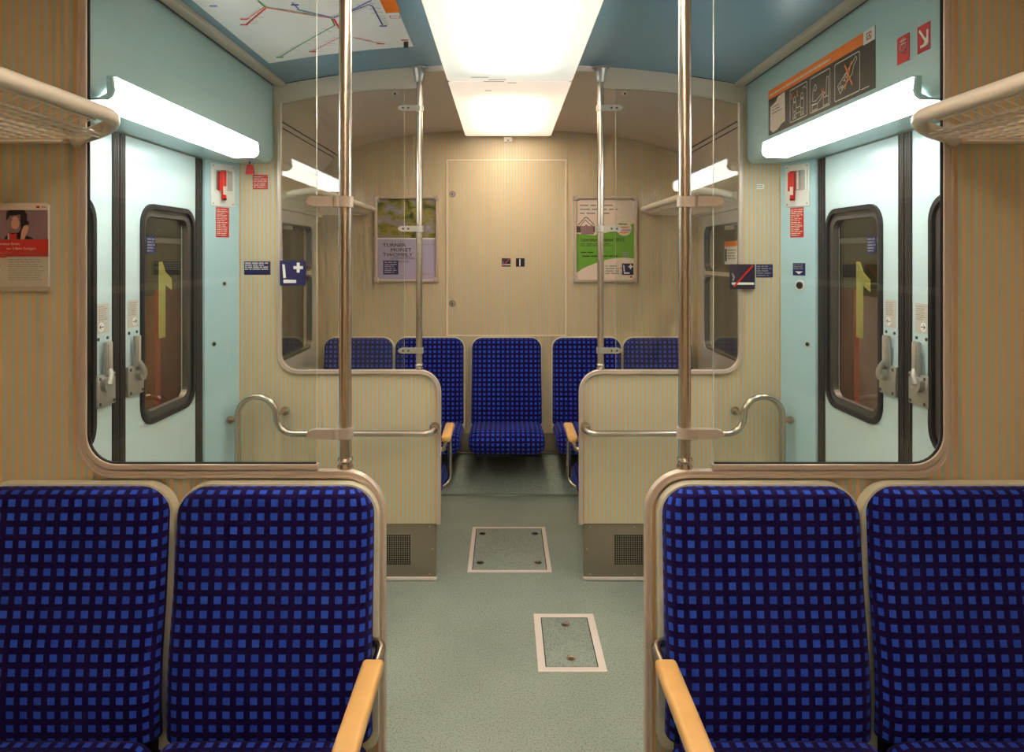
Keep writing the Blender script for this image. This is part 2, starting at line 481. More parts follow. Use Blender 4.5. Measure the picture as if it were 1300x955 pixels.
# ------------------------------------------------------------------ floor
b = MB(); b.box((-1.7, YR, -.05), (1.7, 4.60, 0), 'floor')
obj('floor', b, kind='structure')
b = MB()
pr = [(4.60, 0)]+[(4.60+.10*math.sin(a), .10*(1-math.cos(a))) for a in [math.radians(x) for x in (8, 16, 24, 32, 40)]]
pr = [(4.60, -.02)]+pr+[(YB+.0, .175), (YB, -.02)]
b.prism(pr, 'X', -1.395, 1.395, 'floor', smooth=True)
b.tube([(-1.39, 4.612, .004), (1.39, 4.612, .004)], .007, 'shine_bead', 10)  # added bead, catches a highlight along the foot of the cove
obj('trim_1', b, kind='structure')
b = MB(); b.box((-1.39, YB-.045, .172), (1.39, YB-.005, .186), 'steel', .003); obj('trim_2', b, kind='structure')
b = MB(); b.box((-1.39, YB-.022, .187), (1.39, YB-.001, .315), 'heater', .002); obj('baseboard_back', b, kind='structure')

# ------------------------------------------------------------------ back wall and side walls
b = MB()
top = [(x/20, ceil_c(x/20)+.02) for x in range(-28, 29)]
b.prism([(-1.42, -.02), (1.42, -.02)]+[(x, z) for x, z in reversed(top)], 'Y', YB, YB+.04, 'stripe_x')
obj('wall_back', b, kind='structure')
b = MB(); b.prism([(-1.42, -.02), (1.42, -.02)]+[(x, z) for x, z in reversed(top)], 'Y', YR-.04, YR, 'stripe_x')
obj('wall_front', b, kind='structure')

WIN = (3.72, .955, 4.84, 1.845)
def side_wall(s, name, y0, y1, win):
    b = MB(); X0, X1 = s*WX, s*(WX+.05)
    wy0, wz0, wy1, wz1 = win
    b.box((X0, y0, -.02), (X1, wy0, 2.22), 'stripe_y')
    b.box((X0, wy1, -.02), (X1, y1, 2.22), 'stripe_y')
    b.box((X0, wy0, -.02), (X1, wy1, wz0), 'stripe_y')
    b.box((X0, wy0, wz1), (X1, wy1, 2.22), 'stripe_y')
    obj(name, b, kind='structure')
def side_window(s, n, win):
    y0, z0, y1, z1 = win
    t = bpy.data.objects.new('window_%d' % n, None); COL.objects.link(t); t['kind'] = 'structure'
    t.location = (s*WX, (y0+y1)/2, z0); t['_w'] = list(t.location)
    b = MB(); m = .055
    X0, X1 = s*(WX-.022), s*(WX+.03)
    b.ring(rrect(y0-m, z0-m, y1+m, z1+m, .08), rrect(y0+.02, z0+.02, y1-.02, z1-.02, .07), 'X', X0, X1, 'beige')
    b.box((s*(WX-.012), y0, 1.485), (s*(WX+.03), y1, 1.52), 'beige', .004)
    obj('window_frame', b, t)
    b = MB()
    for (a0, a1) in ((z0+.02, 1.487), (1.518, z1-.02)):
        b.ring(rrect(y0+.018, a0-.002, y1-.018, a1+.002, .05), rrect(y0+.032, a0+.012, y1-.032, a1-.012, .045), 'X', s*(WX-.016), s*(WX+.02), 'gasket')
    obj('window_gasket', b, t)
    b = MB(); b.box((s*(WX+.012), y0+.02, z0+.02), (s*(WX+.018), y1-.02, z1-.02), 'glass_dark'); obj('pane', b, t)
    if n < 3:
        b = MB(); p = Plane(b, (s*(WX+.0115), 4.46 if s > 0 else 4.02, 1.565), (0, -s, 0), (0, 0, 1))
        p.slab([(0, 0), (.24, 0), (.24, .15), (0, .15)], 'white', .0008); p.O = p.O+p.N*.0008
        p.rect(0, .115, .24, .15, 'orange', 1); p.rect(.01, .02, .045, .10, 'black', 1); p.scribble(.06, .03, .23, .10, 4, 'grey_print', 1, seed=70+n)
        obj('window_sticker', b, t, label='white sticker with an orange top bar')
    b = MB(); b.box((s*(WX-.03), (y0+y1)/2-.06, z1-.06), (s*(WX-.004), (y0+y1)/2+.06, z1-.035), 'beige', .005); obj('window_latch', b, t)
for s, nm in ((-1, 'left'), (1, 'right')):
    side_wall(s, 'wall_'+nm, YM, YB, WIN)
    side_window(s, 1 if s < 0 else 2, WIN)
    side_wall(s, 'wall_'+nm+'_front', YR, YN+.02, (.1, .955, 1.45, 1.845))
    side_window(s, 3 if s < 0 else 4, (.1, .955, 1.45, 1.845))
    # added ribs over the rear window, imitating the rack's underside and wire reflections
    b = MB()
    for k in range(5):
        b.box((s*(WX-.012), YM+.05, 1.935-.016*k-.014), (s*(WX-.0005), YB-.01, 1.935-.016*k), 'beige', .003)
    obj('trim_%d' % (3 if s < 0 else 4), b, kind='structure')

# ------------------------------------------------------------------ ceilings
def ceil_mesh(fn, y0, y1, m, xm, extra=None):
    b = MB(); xs = [xm*k/24 for k in range(-24, 25)]
    low = [(x, fn(x)) for x in xs]
    if extra: low = [(-x, z) for x, z in reversed(extra)]+low+list(extra)
    vs = []; fs = []
    for (x, z) in low: vs += [(x, y0, z), (x, y1, z), (x, y0, z+.03), (x, y1, z+.03)]
    n = len(low)
    for i in range(n-1):
        a = 4*i; c = a+4
        fs += [[a, c, c+1, a+1], [a+2, a+3, c+3, c+2], [a, a+2, c+2, c], [a+1, c+1, c+3, a+3]]
    fs += [[0, 1, 3, 2], [4*n-4, 4*n-2, 4*n-1, 4*n-3]]
    b.add(vs, fs, m, True)
    return b
obj('ceiling', ceil_mesh(ceil_v, YN+.03, YM, 'ceiling_blue', 1.20), kind='structure')
cv = [(1.262, 2.365), (1.272, 2.355), (1.282, 2.345), (1.42, 2.18)]
cw = [(1.27, 2.37), (1.38, 2.36), (1.42, 2.30), (1.45, 2.18)]
for y0, y1, ce in ((YM, YB+.02, cv), (YR-.02, YN+.03, cw)):
    obj('ceiling', ceil_mesh(ceil_c, y0, y1, 'ceiling_beige', 1.26, ce), kind='structure')
n = 5
for s in (-1, 1):
    for x, z in ((1.262, 2.366), (1.283, 2.345)):
        b = MB(); b.box((s*x-.002, YM+.03, z-.004), (s*x+.002, YB-.005, z+.002), 'gap'); obj('trim_%d' % n, b, kind='structure'); n += 1
    # door header box: vertical face, rounded lower edge, underside
    b = MB()
    y0, y1 = YN+.032, YM-.004; r = .035
    arc = [(HX+r-r*math.cos(math.radians(a)), HZ0+r-r*math.sin(math.radians(a))) for a in range(0, 91, 10)]
    poly = [(1.60, CZ+.03), (HX, CZ+.03), (HX, HZ0+.06)]+arc+[(DX-.01, HZ0), (DX-.01, HZ0+.015), (1.60, HZ0+.015)]
    b.prism([(s*x, z) for x, z in poly], 'Y', y0, y1, 'header_blue', smooth=True)
    obj('door_header' if False else 'trim_%d' % n, b, kind='structure'); n += 1
    # cornice strip and dark joint between header and ceiling
    b = MB(); b.box((s*(HX-.062), y0, CZ-.012), (s*(HX-.012), y1, CZ+.02), 'beige', .004); obj('trim_%d' % n, b, kind='structure'); n += 1
    b = MB(); b.box((s*(HX-.012), y0, CZ-.006), (s*(HX-.0005), y1, CZ+.02), 'gap'); obj('trim_%d' % n, b, kind='structure'); n += 1
# outer skin above the doors and down to the floor so nothing leaks
for s in (-1, 1):
    b = MB(); b.box((s*1.56, YN-.1, HZ0+.0), (s*1.6, YM+.2, 2.6), 'gap'); obj('trim_%d' % n, b, kind='structure'); n += 1
    b = MB(); b.box((s*1.40, YN+.03, -.012), (s*1.50, YM, .012), 'alu', .002); obj('trim_%d' % n, b, kind='structure'); n += 1

# ------------------------------------------------------------------ doors
DC = 2.533
def door_leaf(s, near, n):
    """near: the leaf closer to the camera"""
    t = bpy.data.objects.new('door_%d' % n, None); COL.objects.link(t); t['kind'] = 'structure'
    d = -1 if near else 1                      # direction away from the centre seam
    ya, yb = DC+d*.042, DC+d*.632
    t.location = (s*DX, (ya+yb)/2, .012); t['_w'] = list(t.location)
    X0, X1 = s*DX, s*(DX+.035)
    wy = sorted((DC+d*.165, DC+d*.60)); wz = (.955, 1.815)
    b = MB(); lo, hi = sorted((ya, yb))
    z0, z1 = .014, HZ0-.004
    out = rrect(lo, z0, hi, z1, .004); inn = rrect(wy[0], wz[0], wy[1], wz[1], .075)
    b.ring(out, inn, 'X', X0, X1, 'door_blue'); obj('leaf', b, t)
    b = MB()
    b.ring(rrect(wy[0]-.016, wz[0]-.016, wy[1]+.016, wz[1]+.016, .09), rrect(wy[0]+.004, wz[0]+.004, wy[1]-.004, wz[1]-.004, .07), 'X', s*(DX-.010), s*(DX+.03), 'rubber')
    b.ring(rrect(wy[0]+.002, wz[0]+.002, wy[1]-.002, wz[1]-.002, .072), rrect(wy[0]+.034, wz[0]+.034, wy[1]-.034, wz[1]-.034, .05), 'X', s*(DX+.004), s*(DX+.03), 'gasket')
    obj('window_gasket', b, t)
    b = MB(); b.box((s*(DX+.022), wy[0]+.01, wz[0]+.01), (s*(DX+.028), wy[1]-.01, wz[1]-.01), 'glass_dark'); obj('pane', b, t)
    # rubber edges: centre seam and pillar side, with ribs
    b = MB()
    for (c, w) in ((DC+d*.022, .020), (DC+d*.667, .034)):
        b.box((s*(DX-.004), c-w, z0), (s*(DX+.035), c+w, z1), 'rubber')
        for q in (-.6, 0, .6): b.box((s*(DX-.007), c+q*w-.0018, z0), (s*(DX-.003), c+q*w+.0018, z1), 'gasket')
    obj('rubber_seal', b, t)
    # pale 1 stuck to the outside of the pane, so it reads mirrored from inside
    b = MB(); cy = (wy[0]+wy[1])/2; X = s*(DX+.0285)
    U = (0, -s, 0)   # right as read from outside
    p = Plane(b, (X, cy, 1.27), (0, s, 0), (0, 0, 1))
    if not near:
        p.slab([(-.028, 0), (.028, 0), (.028, .325), (-.002, .325), (-.03, .28), (-.085, .25), (-.085, .20), (-.028, .225)], 'yellow', .001)
        obj('number_one_foil', b, t, label='pale yellow numeral 1 foil on the outside of the glass')
        b = MB(); p = Plane(b, (s*(DX+.021), cy-.11*1, 1.63), (0, -s, 0), (0, 0, 1))
        p.slab([(-.035, 0), (.035, 0), (.035, .07), (-.035, .07)], 'navy', .0006); p.scribble(-.03, .005, .03, .065, 5, 'grey_print', 2, seed=3)
        obj('pane_sticker', b, t)
    # emergency release: plate, hub, lever, information plate
    hc = DC+d*.098
    b = MB(); b.box((s*(DX-.016), hc-.056, 1.085), (s*DX, hc+.056, 1.20), 'alu', .005)
    for yy in (-.042, .042):
        for zz in (1.098, 1.187): b.disc((s*(DX-.016), hc+yy, zz), (-s, 0, 0), .006, .002, 'gasket', 10)
    pl = obj('handle_plate', b, t, label='cast aluminium release plate')
    b = MB(); b.disc((s*(DX-.016), hc+.018*d, 1.165), (-s, 0, 0), .027, .018, 'alu', 20)
    b.tube([(s*(DX-.030), hc+.018*d, 1.165), (s*(DX-.032), hc+.006*d, 1.195), (s*(DX-.024), hc-.002*d, 1.215)], [.014, .012, .010], 'alu', 12)
    b.box((s*(DX-.026), hc-.002*d-.02, 1.195), (s*(DX-.010), hc-.002*d+.02, 1.315), 'alu', .006)
    b.box((s*(DX-.0285), hc-.002*d-.011, 1.21), (s*(DX-.0255), hc-.002*d+.011, 1.305), 'satin', .001)
    obj('lever', b, pl)
    b = MB(); p = Plane(b, (s*(DX-.0005), hc-s*-1*.0, 1.345), (0, s*-1, 0), (0, 0, 1))
    p.slab(rrect(-.036, 0, .036, .105, .003, 2), 'plate', .0012)
    p.O = p.O+p.N*.001
    p.scribble(-.03, .045, .028, .098, 7, 'midgrey', 1, seed=n)
    sg = 1 if (near != (s < 0)) else -1
    p.ell(.012*sg, .022, .017, .017, 'white', 1)
    a = .012*sg; p.line([(a-.012, .022), (a+.012, .022)], .003, 'black', 2); p.line([(a+.003*sg, .03), (a+.012*sg, .022), (a+.003*sg, .014)], .003, 'black', 2)
    obj('instruction_plate', b, t)
    b = MB()
    for yy in (-.028, .028): b.disc((s*DX, hc+yy, 1.325), (-s, 0, 0), .006, .003, 'gasket', 10)
    obj('screw', b, t)
k = 1
for s in (-1, 1):
    for near in (False, True): door_leaf(s, near, k); k += 1
# door pillars (slanted blue panels) at both ends of each doorway
for s in (-1, 1):
    b = MB(); b.prism([(s*1.445, 3.232), (s*1.347, YM-.003), (s*1.56, YM-.003), (s*1.56, 3.236)], 'Z', .0, HZ0+.012, 'pillar_blue'); obj('trim_%d' % n, b, kind='structure'); n += 1
    b = MB(); b.prism([(s*1.445, YN+.05), (s*1.41, YN+.032), (s*1.56, YN+.032), (s*1.56, YN+.05)], 'Z', .0, HZ0+.012, 'pillar_blue'); obj('trim_%d' % n, b, kind='structure'); n += 1

# ------------------------------------------------------------------ partitions
RP = [(-.008, -.016), (-.002, -.016), (-.001, -.0145), (.001, -.0145), (.002, -.016), (.008, -.016), (.011, -.012), (.011, .003), (-.011, .003), (-.011, -.012)]
def partition(s, yp, far, label):
    t = thing('partition_screen', label, 'partition', (s*.9, yp, 0))
    zb = .287 if far else 0.0
    ztop = lambda x: ceil_v(x)-.004
    r = .10
    arc_out = [(s*(AX+.004+r-r*math.cos(a)), RAILZ-.012-r+r*math.sin(a)) for a in [math.radians(q) for q in range(0, 91, 15)]]
    arc_in = [(s*(OPX+.010-r+r*math.sin(a)), RAILZ-.012+r-r*math.cos(a)) for a in [math.radians(q) for q in range(0, 91, 15)]]
    WO = 1.347 if far else 1.405
    poly = [(s*WO, zb), (s*(AX+.004), zb)]+arc_out+arc_in
    if far: poly += [(s*(OPX+.010), 2.42), (s*WO, 2.42)] ; 
    else: poly += [(s*(OPX+.010), ztop(1.14)), (s*1.2, ztop(1.15)-.0), (s*1.405, ztop(1.15)-.05)]
    b = MB(); b.prism(poly, 'Y', yp, yp+.014, 'stripe_x'); obj('panel', b, t)
    # continuous edge rail: down the opening, along the top, round the aisle corner
    zt = 2.38 if far else ztop(1.14)-.02
    path = fillet([(s*(OPX+.006), yp, zt), (s*(OPX+.006), yp, RAILZ-.006), (s*(AX+.008), yp, RAILZ-.006), (s*(AX+.008), yp, zb if far else .0)], [.09, .10], 8)
    b = MB(); b.sweep(path, RP, 'rail'); obj('edge_rail', b, t, label='champagne coloured metal edge rail')
    # glass
    gx = .525
    if far:
        zs = [(x, 2.455-.075*max(0, (x-.6)/.54)**1.6) for x in (gx, .65, .8, .95, 1.06, OPX-.006)]
    else:
        zs = [(gx, ceil_v(gx)-.03), (OPX-.006, ceil_v(OPX)-.03)]
    gp = [(s*gx, RAILZ)]+[(s*x, z) for x, z in zs]+fillet2(s)
    b = MB(); b.prism(gp, 'Y', yp-.009, yp-.001, 'glass', side='glass_edge'); obj('glass_pane', b, t)
    if far:
        # solid header above the glass
        lo = [(s*x, z) for x, z in zs if x > .52]
        hp = [(s*(OPX+.02), 2.372)]+[(s*x, z-.004) for x, z in reversed(zs)]+[(s*.462, 2.455)]+[(s*x, ztop(x)) for x in (.462, .62, .75, .9, 1.0, 1.1, 1.145)]+[(s*(OPX+.05), ztop(1.15)), (s*(OPX+.05), 2.372)]
        b = MB(); b.prism(hp, 'Y', yp-.002, yp+.026, 'beige'); obj('header_panel', b, t)
        b = MB(); b.tube([(s*(gx+.045), yp-.013, 2.425), (s*(gx+.045), yp+.004, 2.425)], .012, 'satin', 16); b.disc((s*(gx+.045), yp-.013, 2.425), (0, -1, 0), .006, .002, 'gap', 10); obj('glass_screw', b, t)
        # lower metal heater cover with a perforated field
        b = MB(); b.box((s*(AX+.022), yp+.004, .018), (s*1.34, yp+.026, zb), 'heater', .002)
        b.box((s*(AX+.02), yp-.002, .004), (s*1.34, yp+.026, .02), 'floor_strip', .001)
        for (x, z) in ((.40, .27), (.62, .27), (.365+.02, .16), (.40, .035), (.62, .035)): b.disc((s*x, yp+.004, z), (0, -1, 0), .004, .002, 'alu', 8)
        hc = obj('heater_cover', b, t, label='brownish sheet metal heater cover')
        b = MB()
        x0 = .525 if s > 0 else .50; x1 = x0+.19
        for i in range(17):
            for j in range(14):
                x = x0+.011*i; z = .085+.0108*j
                b.box((s*x-.0036, yp+.0025, z-.0036), (s*x+.0036, yp+.006, z+.0036), 'hole')
        obj('perforation', b, hc)
    else:
        # extra glazing frame along the opening, ending by the pole
        b = MB(); path = fillet([(s*(OPX-.005), yp, zt), (s*(OPX-.005), yp, RAILZ+.014), (s*(gx-.006), yp, RAILZ+.014)], [.085], 8)
        b.sweep(path, [(-.006, -.018), (.006, -.018), (.008, -.015), (.008, -.001), (-.008, -.001), (-.008, -.015)], 'rail'); obj('glazing_frame', b, t)
        b = MB(); path = fillet([(s*(OPX-.0145), yp, zt), (s*(OPX-.0145), yp, RAILZ+.0235), (s*(gx), yp, RAILZ+.0235)], [.075], 8)
        b.sweep(path, [(-.0015, -.014), (.0015, -.014), (.0015, -.006), (-.0015, -.006)], 'gap'); obj('glazing_seal', b, t)
    return t
def fillet2(s):
    """outer lower corner of the pane, tucked behind the rail"""
    r = .09; return [(s*(OPX-.002-r+r*math.cos(a)), RAILZ-.006+r-r*math.sin(a)) for a in [math.radians(q) for q in range(0, 91, 15)]]
partition(-1, YN, False, 'large striped partition with glass at left, nearest the camera, behind blue seats and leaflet')
partition(1, YN, False, 'large striped partition with glass at right, nearest the camera, behind blue seats')
partition(-1, YM, True, 'far left striped partition with glass, beyond the doorway, bearing the seat and cross sign')
partition(1, YM, True, 'far right striped partition with glass, beyond the doorway, bearing the no smoking sign')

# ------------------------------------------------------------------ grab poles
def clamp_plate(b, x, y, z, s, L, h, t, m):
    """flat plate from the pole towards the glass, rounded tip, with a collar"""
    pts = [(0, -h/2), (s*(L-h*.8), -h/2), (s*(L-h*.25), -h*.33), (s*L, 0), (s*(L-h*.25), h*.33), (s*(L-h*.8), h/2), (0, h/2)]
    b.prism([(x+p[0], z+p[1]) for p in pts], 'Y', y-t/2, y+t/2, m, smooth=True)
def pole(s, yp, far):
    side = 'left' if s < 0 else 'right'
    where = 'far' if far else 'near'
    lab = {(-1, False): 'thick steel grab pole standing on the near left partition rail beside the glass edge',
           (1, False): 'thick steel grab pole standing on the near right partition rail beside the glass edge',
           (-1, True): 'thin steel grab pole with three clamps in front of the left back wall poster',
           (1, True): 'thin steel grab pole with three clamps in front of the right back wall poster'}[(s, far)]
    x = s*POLEX; y = yp+.008
    t = thing('grab_pole', lab, 'pole', (x, y, RAILZ), 'grab poles on the partitions')
    r = .0165
    b = MB(); zt = ceil_v(POLEX)-.001; b.tube([(x, y, RAILZ+.003), (x, y, zt)], r, 'steel', 24); obj('pole', b, t)
    b = MB(); b.lathe([(.021, 0), (.021, .008), (.0185, .012), (.0185, .020), (.021, .024), (.0185, .030)], (x, y, RAILZ+.003), 'steel', 24); obj('foot_collar', b, t)
    b = MB(); b.lathe([(.020, 0), (.024, .01), (.033, .062), (.036, .066), (.046, .066), (.046, .074)], (x, y, zt-.075), 'alu', 24); obj('ceiling_socket', b, t)
    for z in ((1.149, 1.755, 2.355) if far else (1.149, 1.764)):
        b = MB()
        if far:
            b.tube([(x, y, z-.0145), (x, y, z+.0145)], .0215, 'alu', 20)
            clamp_plate(b, x, y-.012, z, s, .105, .028, .014, 'alu')
            for q in (.052, .078): b.disc((x+s*q, y-.019, z), (0, -1, 0), .0055, .0015, 'gasket', 10)
        else:
            b.tube([(x, y, z-.014), (x, y, z+.014)], .0215, 'satin', 20)
            clamp_plate(b, x, y-.013, z, s, .100, .026, .018, 'satin'); b.tube([(x+s*.02, y-.013, z-.0135), (x+s*.02, y-.013, z+.0135)], .0125, 'satin', 12)
        obj('glass_clamp', b, t)
for far, yp in ((False, YN), (True, YM)):
    for s in (-1, 1): pole(s, yp, far)

# ------------------------------------------------------------------ handrails with the hoop at the door
for s in (-1, 1):
    y = 3.315
    t = thing('handrail', 'bent steel handrail with upright hoop on the far %s partition' % ('left' if s < 0 else 'right'), 'handrail', (s*1.29, y, 0), 'hooped handrails')
    path = fillet([(s*1.322, y, 0.0), (s*1.322, y, .937), (s*1.135, y, .937), (s*1.135, y, .755), (s*.368, y, .755), (s*.368, YM, .765)], [.085, .085, .075, .07, .035][:4]+[.035], 8)
    path = fillet([(s*1.322, y, 0.0), (s*1.322, y, .937), (s*1.135, y, .937), (s*1.135, y, .757), (s*.372, y, .757), (s*.372, YM-.018, .772)], [.0925, .0925, .085, .045], 8)
    b = MB(); b.tube(path, .0155, 'steel', 16); obj('rail_tube', b, t)
    b = MB(); b.disc((s*.372, YM-.019, .772), (0, -1, 0), .026, .006, 'steel', 20); b.disc((s*.372, YM-.018, .772), (0, -1, 0), .019, .03, 'steel', 20); obj('mounting_flange', b, t)
    b = MB(); b.tube([(s*1.128, y, .85), (s*1.118, YM-.012, .85)], .009, 'steel', 12); b.disc((s*1.118, YM-.001, .85), (0, -1, 0), .021, .014, 'steel', 20); obj('mounting_flange', b, t)
    b = MB(); b.tube([(s*1.33, y+.004, .82), (s*1.376, y+.032, .82)], .009, 'steel', 12); b.disc((s*1.370, y+.018, .82), (-s*.75, -.5, 0), .019, .014, 'steel', 20); obj('mounting_flange', b, t)

# ------------------------------------------------------------------ seats
def loft(b, path, W, T, rt, rb, m='fabric', nu=30, taper=0, s0=0, endE=(True, True), pu=14):
    """padded surface along path (list of (y,z)); widths in X"""
    P = [Vector((0, y, z)) for y, z in path]
    L = [0]
    for i in range(1, len(P)): L.append(L[-1]+(P[i]-P[i-1]).length)
    tot = L[-1]
    def at(q):
        q = max(0, min(tot, q))
        for i in range(1, len(P)):
            if q <= L[i] or i == len(P)-1:
                t = (q-L[i-1])/max(1e-9, L[i]-L[i-1]); return P[i-1].lerp(P[i], t)
    nv = 44; rows = []
    for j in range(nv+1):
        a = j/nv; q = tot*(a-.9*math.sin(2*math.pi*a)/(2*math.pi))
        p = at(q); d = (at(q+.012)-at(q-.012)).normalized(); n = Vector((1, 0, 0)).cross(d)   # pad side
        w = W/2*(1+taper*(1-q/tot))
        if rb and q < rb: w -= rb-math.sqrt(max(0, rb*rb-(rb-q)**2))
        if rt and q > tot-rt: w -= rt-math.sqrt(max(0, rt*rt-(q-tot+rt)**2))
        ev = 1
        e0 = .026
        if endE[0] and q < e0: ev *= math.sqrt(max(0, 1-((e0-q)/e0)**2))
        if endE[1] and q > tot-e0: ev *= math.sqrt(max(0, 1-((q-tot+e0)/e0)**2))
        rows.append((q, p, n, w, ev))
    top = []; bot = []
    vs = []; uv = []
    for (q, p, n, w, ev) in rows:
        for i in range(nu+1):
            u = math.sin(math.pi/2*(2*i/nu-1)); eu = max(0, 1-abs(u)**pu)**.5
            pt = p+Vector((u*w, 0, 0))+n*(T*(eu*ev)-T); vs.append(pt); g = T*(1-eu)*.8*(1 if u > 0 else -1); uv.append((u*w+g, q+s0+(T*(1-ev)*.8 if q > tot/2 else 0)))
    k = nu+1; fs = []
    for j in range(nv):
        for i in range(nu): fs.append([j*k+i, j*k+i+1, (j+1)*k+i+1, (j+1)*k+i])
    o = b.add(vs, fs, m, True)
    for i, c in enumerate(uv): b.uv[o+i] = c
    # back face
    vs2 = []
    for (q, p, n, w, ev) in rows:
        for u in (-1, 1): vs2.append(p+Vector((u*w, 0, 0))-n*(T+.001))
    b.add(vs2, [[2*j, 2*j+1, 2*j+3, 2*j+2] for j in range(nv)], m, False)

def bez(pts, n=24):
    """Catmull-Rom through 2-D points"""
    out = []; P = [pts[0]]+list(pts)+[pts[-1]]
    for i in range(1, len(P)-2):
        for k in range(n):
            t = k/n; r = []
            for c in (0, 1):
                p0, p1, p2, p3 = P[i-1][c], P[i][c], P[i+1][c], P[i+2][c]
                r.append(.5*((2*p1)+(-p0+p2)*t+(2*p0-5*p1+4*p2-p3)*t*t+(-p0+3*p1-3*p2+p3)*t**3))
            out.append(tuple(r))
    out.append(pts[-1]); return out
def make_seat(x, y, label, armrest=0, rot=0, base='slab', W=.495, group='blue checked seats'):
    """seat against a wall at y=0 locally, facing -Y; built at the origin, then moved"""
    t = thing('train_seat', label, 'seat', (0, 0, 0), group)
    b = MB(); b.prism(rrect(-W/2-.010, .34, W/2+.010, 1.028, .08, 8, (.03, .03, .085, .085)), 'Y', -.038, -.003, 'shell', smooth=True)
    obj('shell', b, t, label='pale moulded back shell')
    b = MB(); back = bez([(-.135, .40), (-.140, .50), (-.132, .62), (-.112, .75), (-.098, .88), (-.088, .98), (-.080, 1.031)])
    loft(b, back, W, .05, .075, .02, s0=.012, taper=.02, endE=(True, True)); obj('backrest', b, t)
    b = MB()
    cu = bez([(-.47, .285), (-.505, .34), (-.508, .40), (-.47, .445), (-.38, .452), (-.25, .442), (-.12, .435)])
    loft(b, cu, W+.012, .06, 0, .05, s0=.01, endE=(True, True)); obj('cushion', b, t)
    b = MB(); b.box((-W/2+.03, -.44, .27), (W/2-.03, -.02, .385), 'gap', .01)
    obj('seat_pan', b, t)
    if armrest:
        a = armrest; X = a*(W/2+.026)
        b = MB(); path = fillet([(a*(W/2-.06), -.055, .628), (X, -.055, .628), (X, -.46, .628), (X, -.475, .33), (a*(W/2-.04), -.40, .30)], [.035, .035, .05, .03], 6)
        b.tube(path, .0125, 'steel', 14); fr = obj('armrest_frame', b, t)
        b = MB(); b.box((X-.026, -.50, .632), (X+.026, -.18, .662), 'wood', .011, seg=4); obj('armrest_pad', b, fr, label='light wooden armrest pad')
    t.location = (x, y, 0); t.rotation_euler = (0, 0, rot)
    return t
W1 = .52
G1 = 'blue checked seats'
make_seat(-.617, YN-.004, 'large blue checked seat at front left next to the aisle, with wooden armrest', 1, W=.502)
make_seat(-1.146, YN-.004, 'large blue checked seat at front left corner, below the leaflet', W=.502)
make_seat(.632, YN-.004, 'large blue checked seat at front right next to the aisle, with wooden armrest', -1, W=.502)
make_seat(1.160, YN-.004, 'large blue checked seat at front right corner', W=.502)
make_seat(-.012, YB-.024, 'single blue checked seat in the middle of the back wall', W=.50)
make_seat(-.572, YB-.024, 'blue checked back row seat just left of the middle one')
make_seat(.572, YB-.024, 'blue checked back row seat just right of the middle one')
make_seat(-1.088, YB-.024, 'blue checked back row seat in the left corner, seen through glass')
make_seat(1.088, YB-.024, 'blue checked back row seat in the right corner, seen through glass')
make_seat(-.612, YM+.034, 'blue checked seat behind the far left partition, only its wooden armrest showing', -1, math.pi)
make_seat(.612, YM+.034, 'blue checked seat behind the far right partition, only its wooden armrest showing', 1, math.pi)

# ------------------------------------------------------------------ luggage racks
def rack(s, yend, yother, label):
    """yend: partition or wall end where the tube bends outwards; yother: other end"""
    d = 1 if yend > yother else -1
    t = thing('luggage_rack', label, 'luggage rack', (s*1.2, (yend+yother)/2, 1.88), 'wire luggage racks')
    X = .992; Z = 1.963
    path = fillet([(s*X, yother, Z), (s*X, yend-d*.040, Z), (s*1.144, yend-d*.032, Z-.036), (s*1.150, yend-d*.006, Z-.036)], [.135, .012], 10)
    b = MB(); b.tube(path, .0185, 'rack_paint', 18); obj('front_tube', b, t)
    b = MB(); b.disc((s*1.15, yend-d*.012, Z-.036), (0, d, 0), .023, .010, 'rack_paint', 18); obj('mounting_flange', b, t)
    b = MB(); a, c = sorted((yend-d*.055, yother+d*.01))
    prof = [(X+.013, Z-.018), (X+.050, Z-.036), (1.10, Z-.040), (1.21, Z-.040), (1.37, Z-.040)]
    k = int((c-a)/.034)
    for i in range(k+1):
        yy = a+(c-a)*i/k
        g = .175-abs(yend-yy); xb = X+.135-math.sqrt(max(0, .135**2-g*g))+.020 if g > 0 else 0
        pf = prof if g <= 0 else [(xb, Z-.030)]+[q for q in prof if q[0] > xb+.012]
        b.tube([(s*x, yy, z) for x, z in pf], .0018, 'rack_paint', 5, caps=False)
    obj('cross_wires', b, t, kind='stuff')
    lw = [(X+.013, Z-.018), (X+.050, Z-.036)]+[(1.060+.040*i, Z-.040) for i in range(8)]
    for x, z in lw:
        e0 = max(.058, .175-math.sqrt(max(0, .135**2-max(0, X+.135-x+.018)**2))+.006)
        ya, yc = sorted((yend-d*e0, yother+d*.01)); b = MB(); b.tube([(s*x, ya, z), (s*x, yc, z)], .0034, 'rack_paint', 6); obj('long_wire', b, t)
    b = MB(); b.box((s*1.365, a, Z-.06), (s*(WX-.001), c, Z-.03), 'rack_paint', .005); obj('wall_rail', b, t)
    b = MB()
    ye = yend-d*.016
    b.box((s*1.175, ye-.022, Z-.047), (s*1.385, ye+.013, Z-.041), 'rack_paint', .003); obj('end_bracket', b, t)
rack(-1, YN-.004, -.2, 'cream wire luggage rack at the upper left edge, nearest the camera')
rack(1, YN-.004, -.2, 'cream wire luggage rack at the upper right edge, nearest the camera')
def rack_back(s, label):
    # tube bends at the partition end and runs to the back wall
    rack(s, YM+.045, YB-.006, label)
rack_back(-1, 'small distant luggage rack seen through the far left glass')
rack_back(1, 'small distant luggage rack seen through the far right glass')

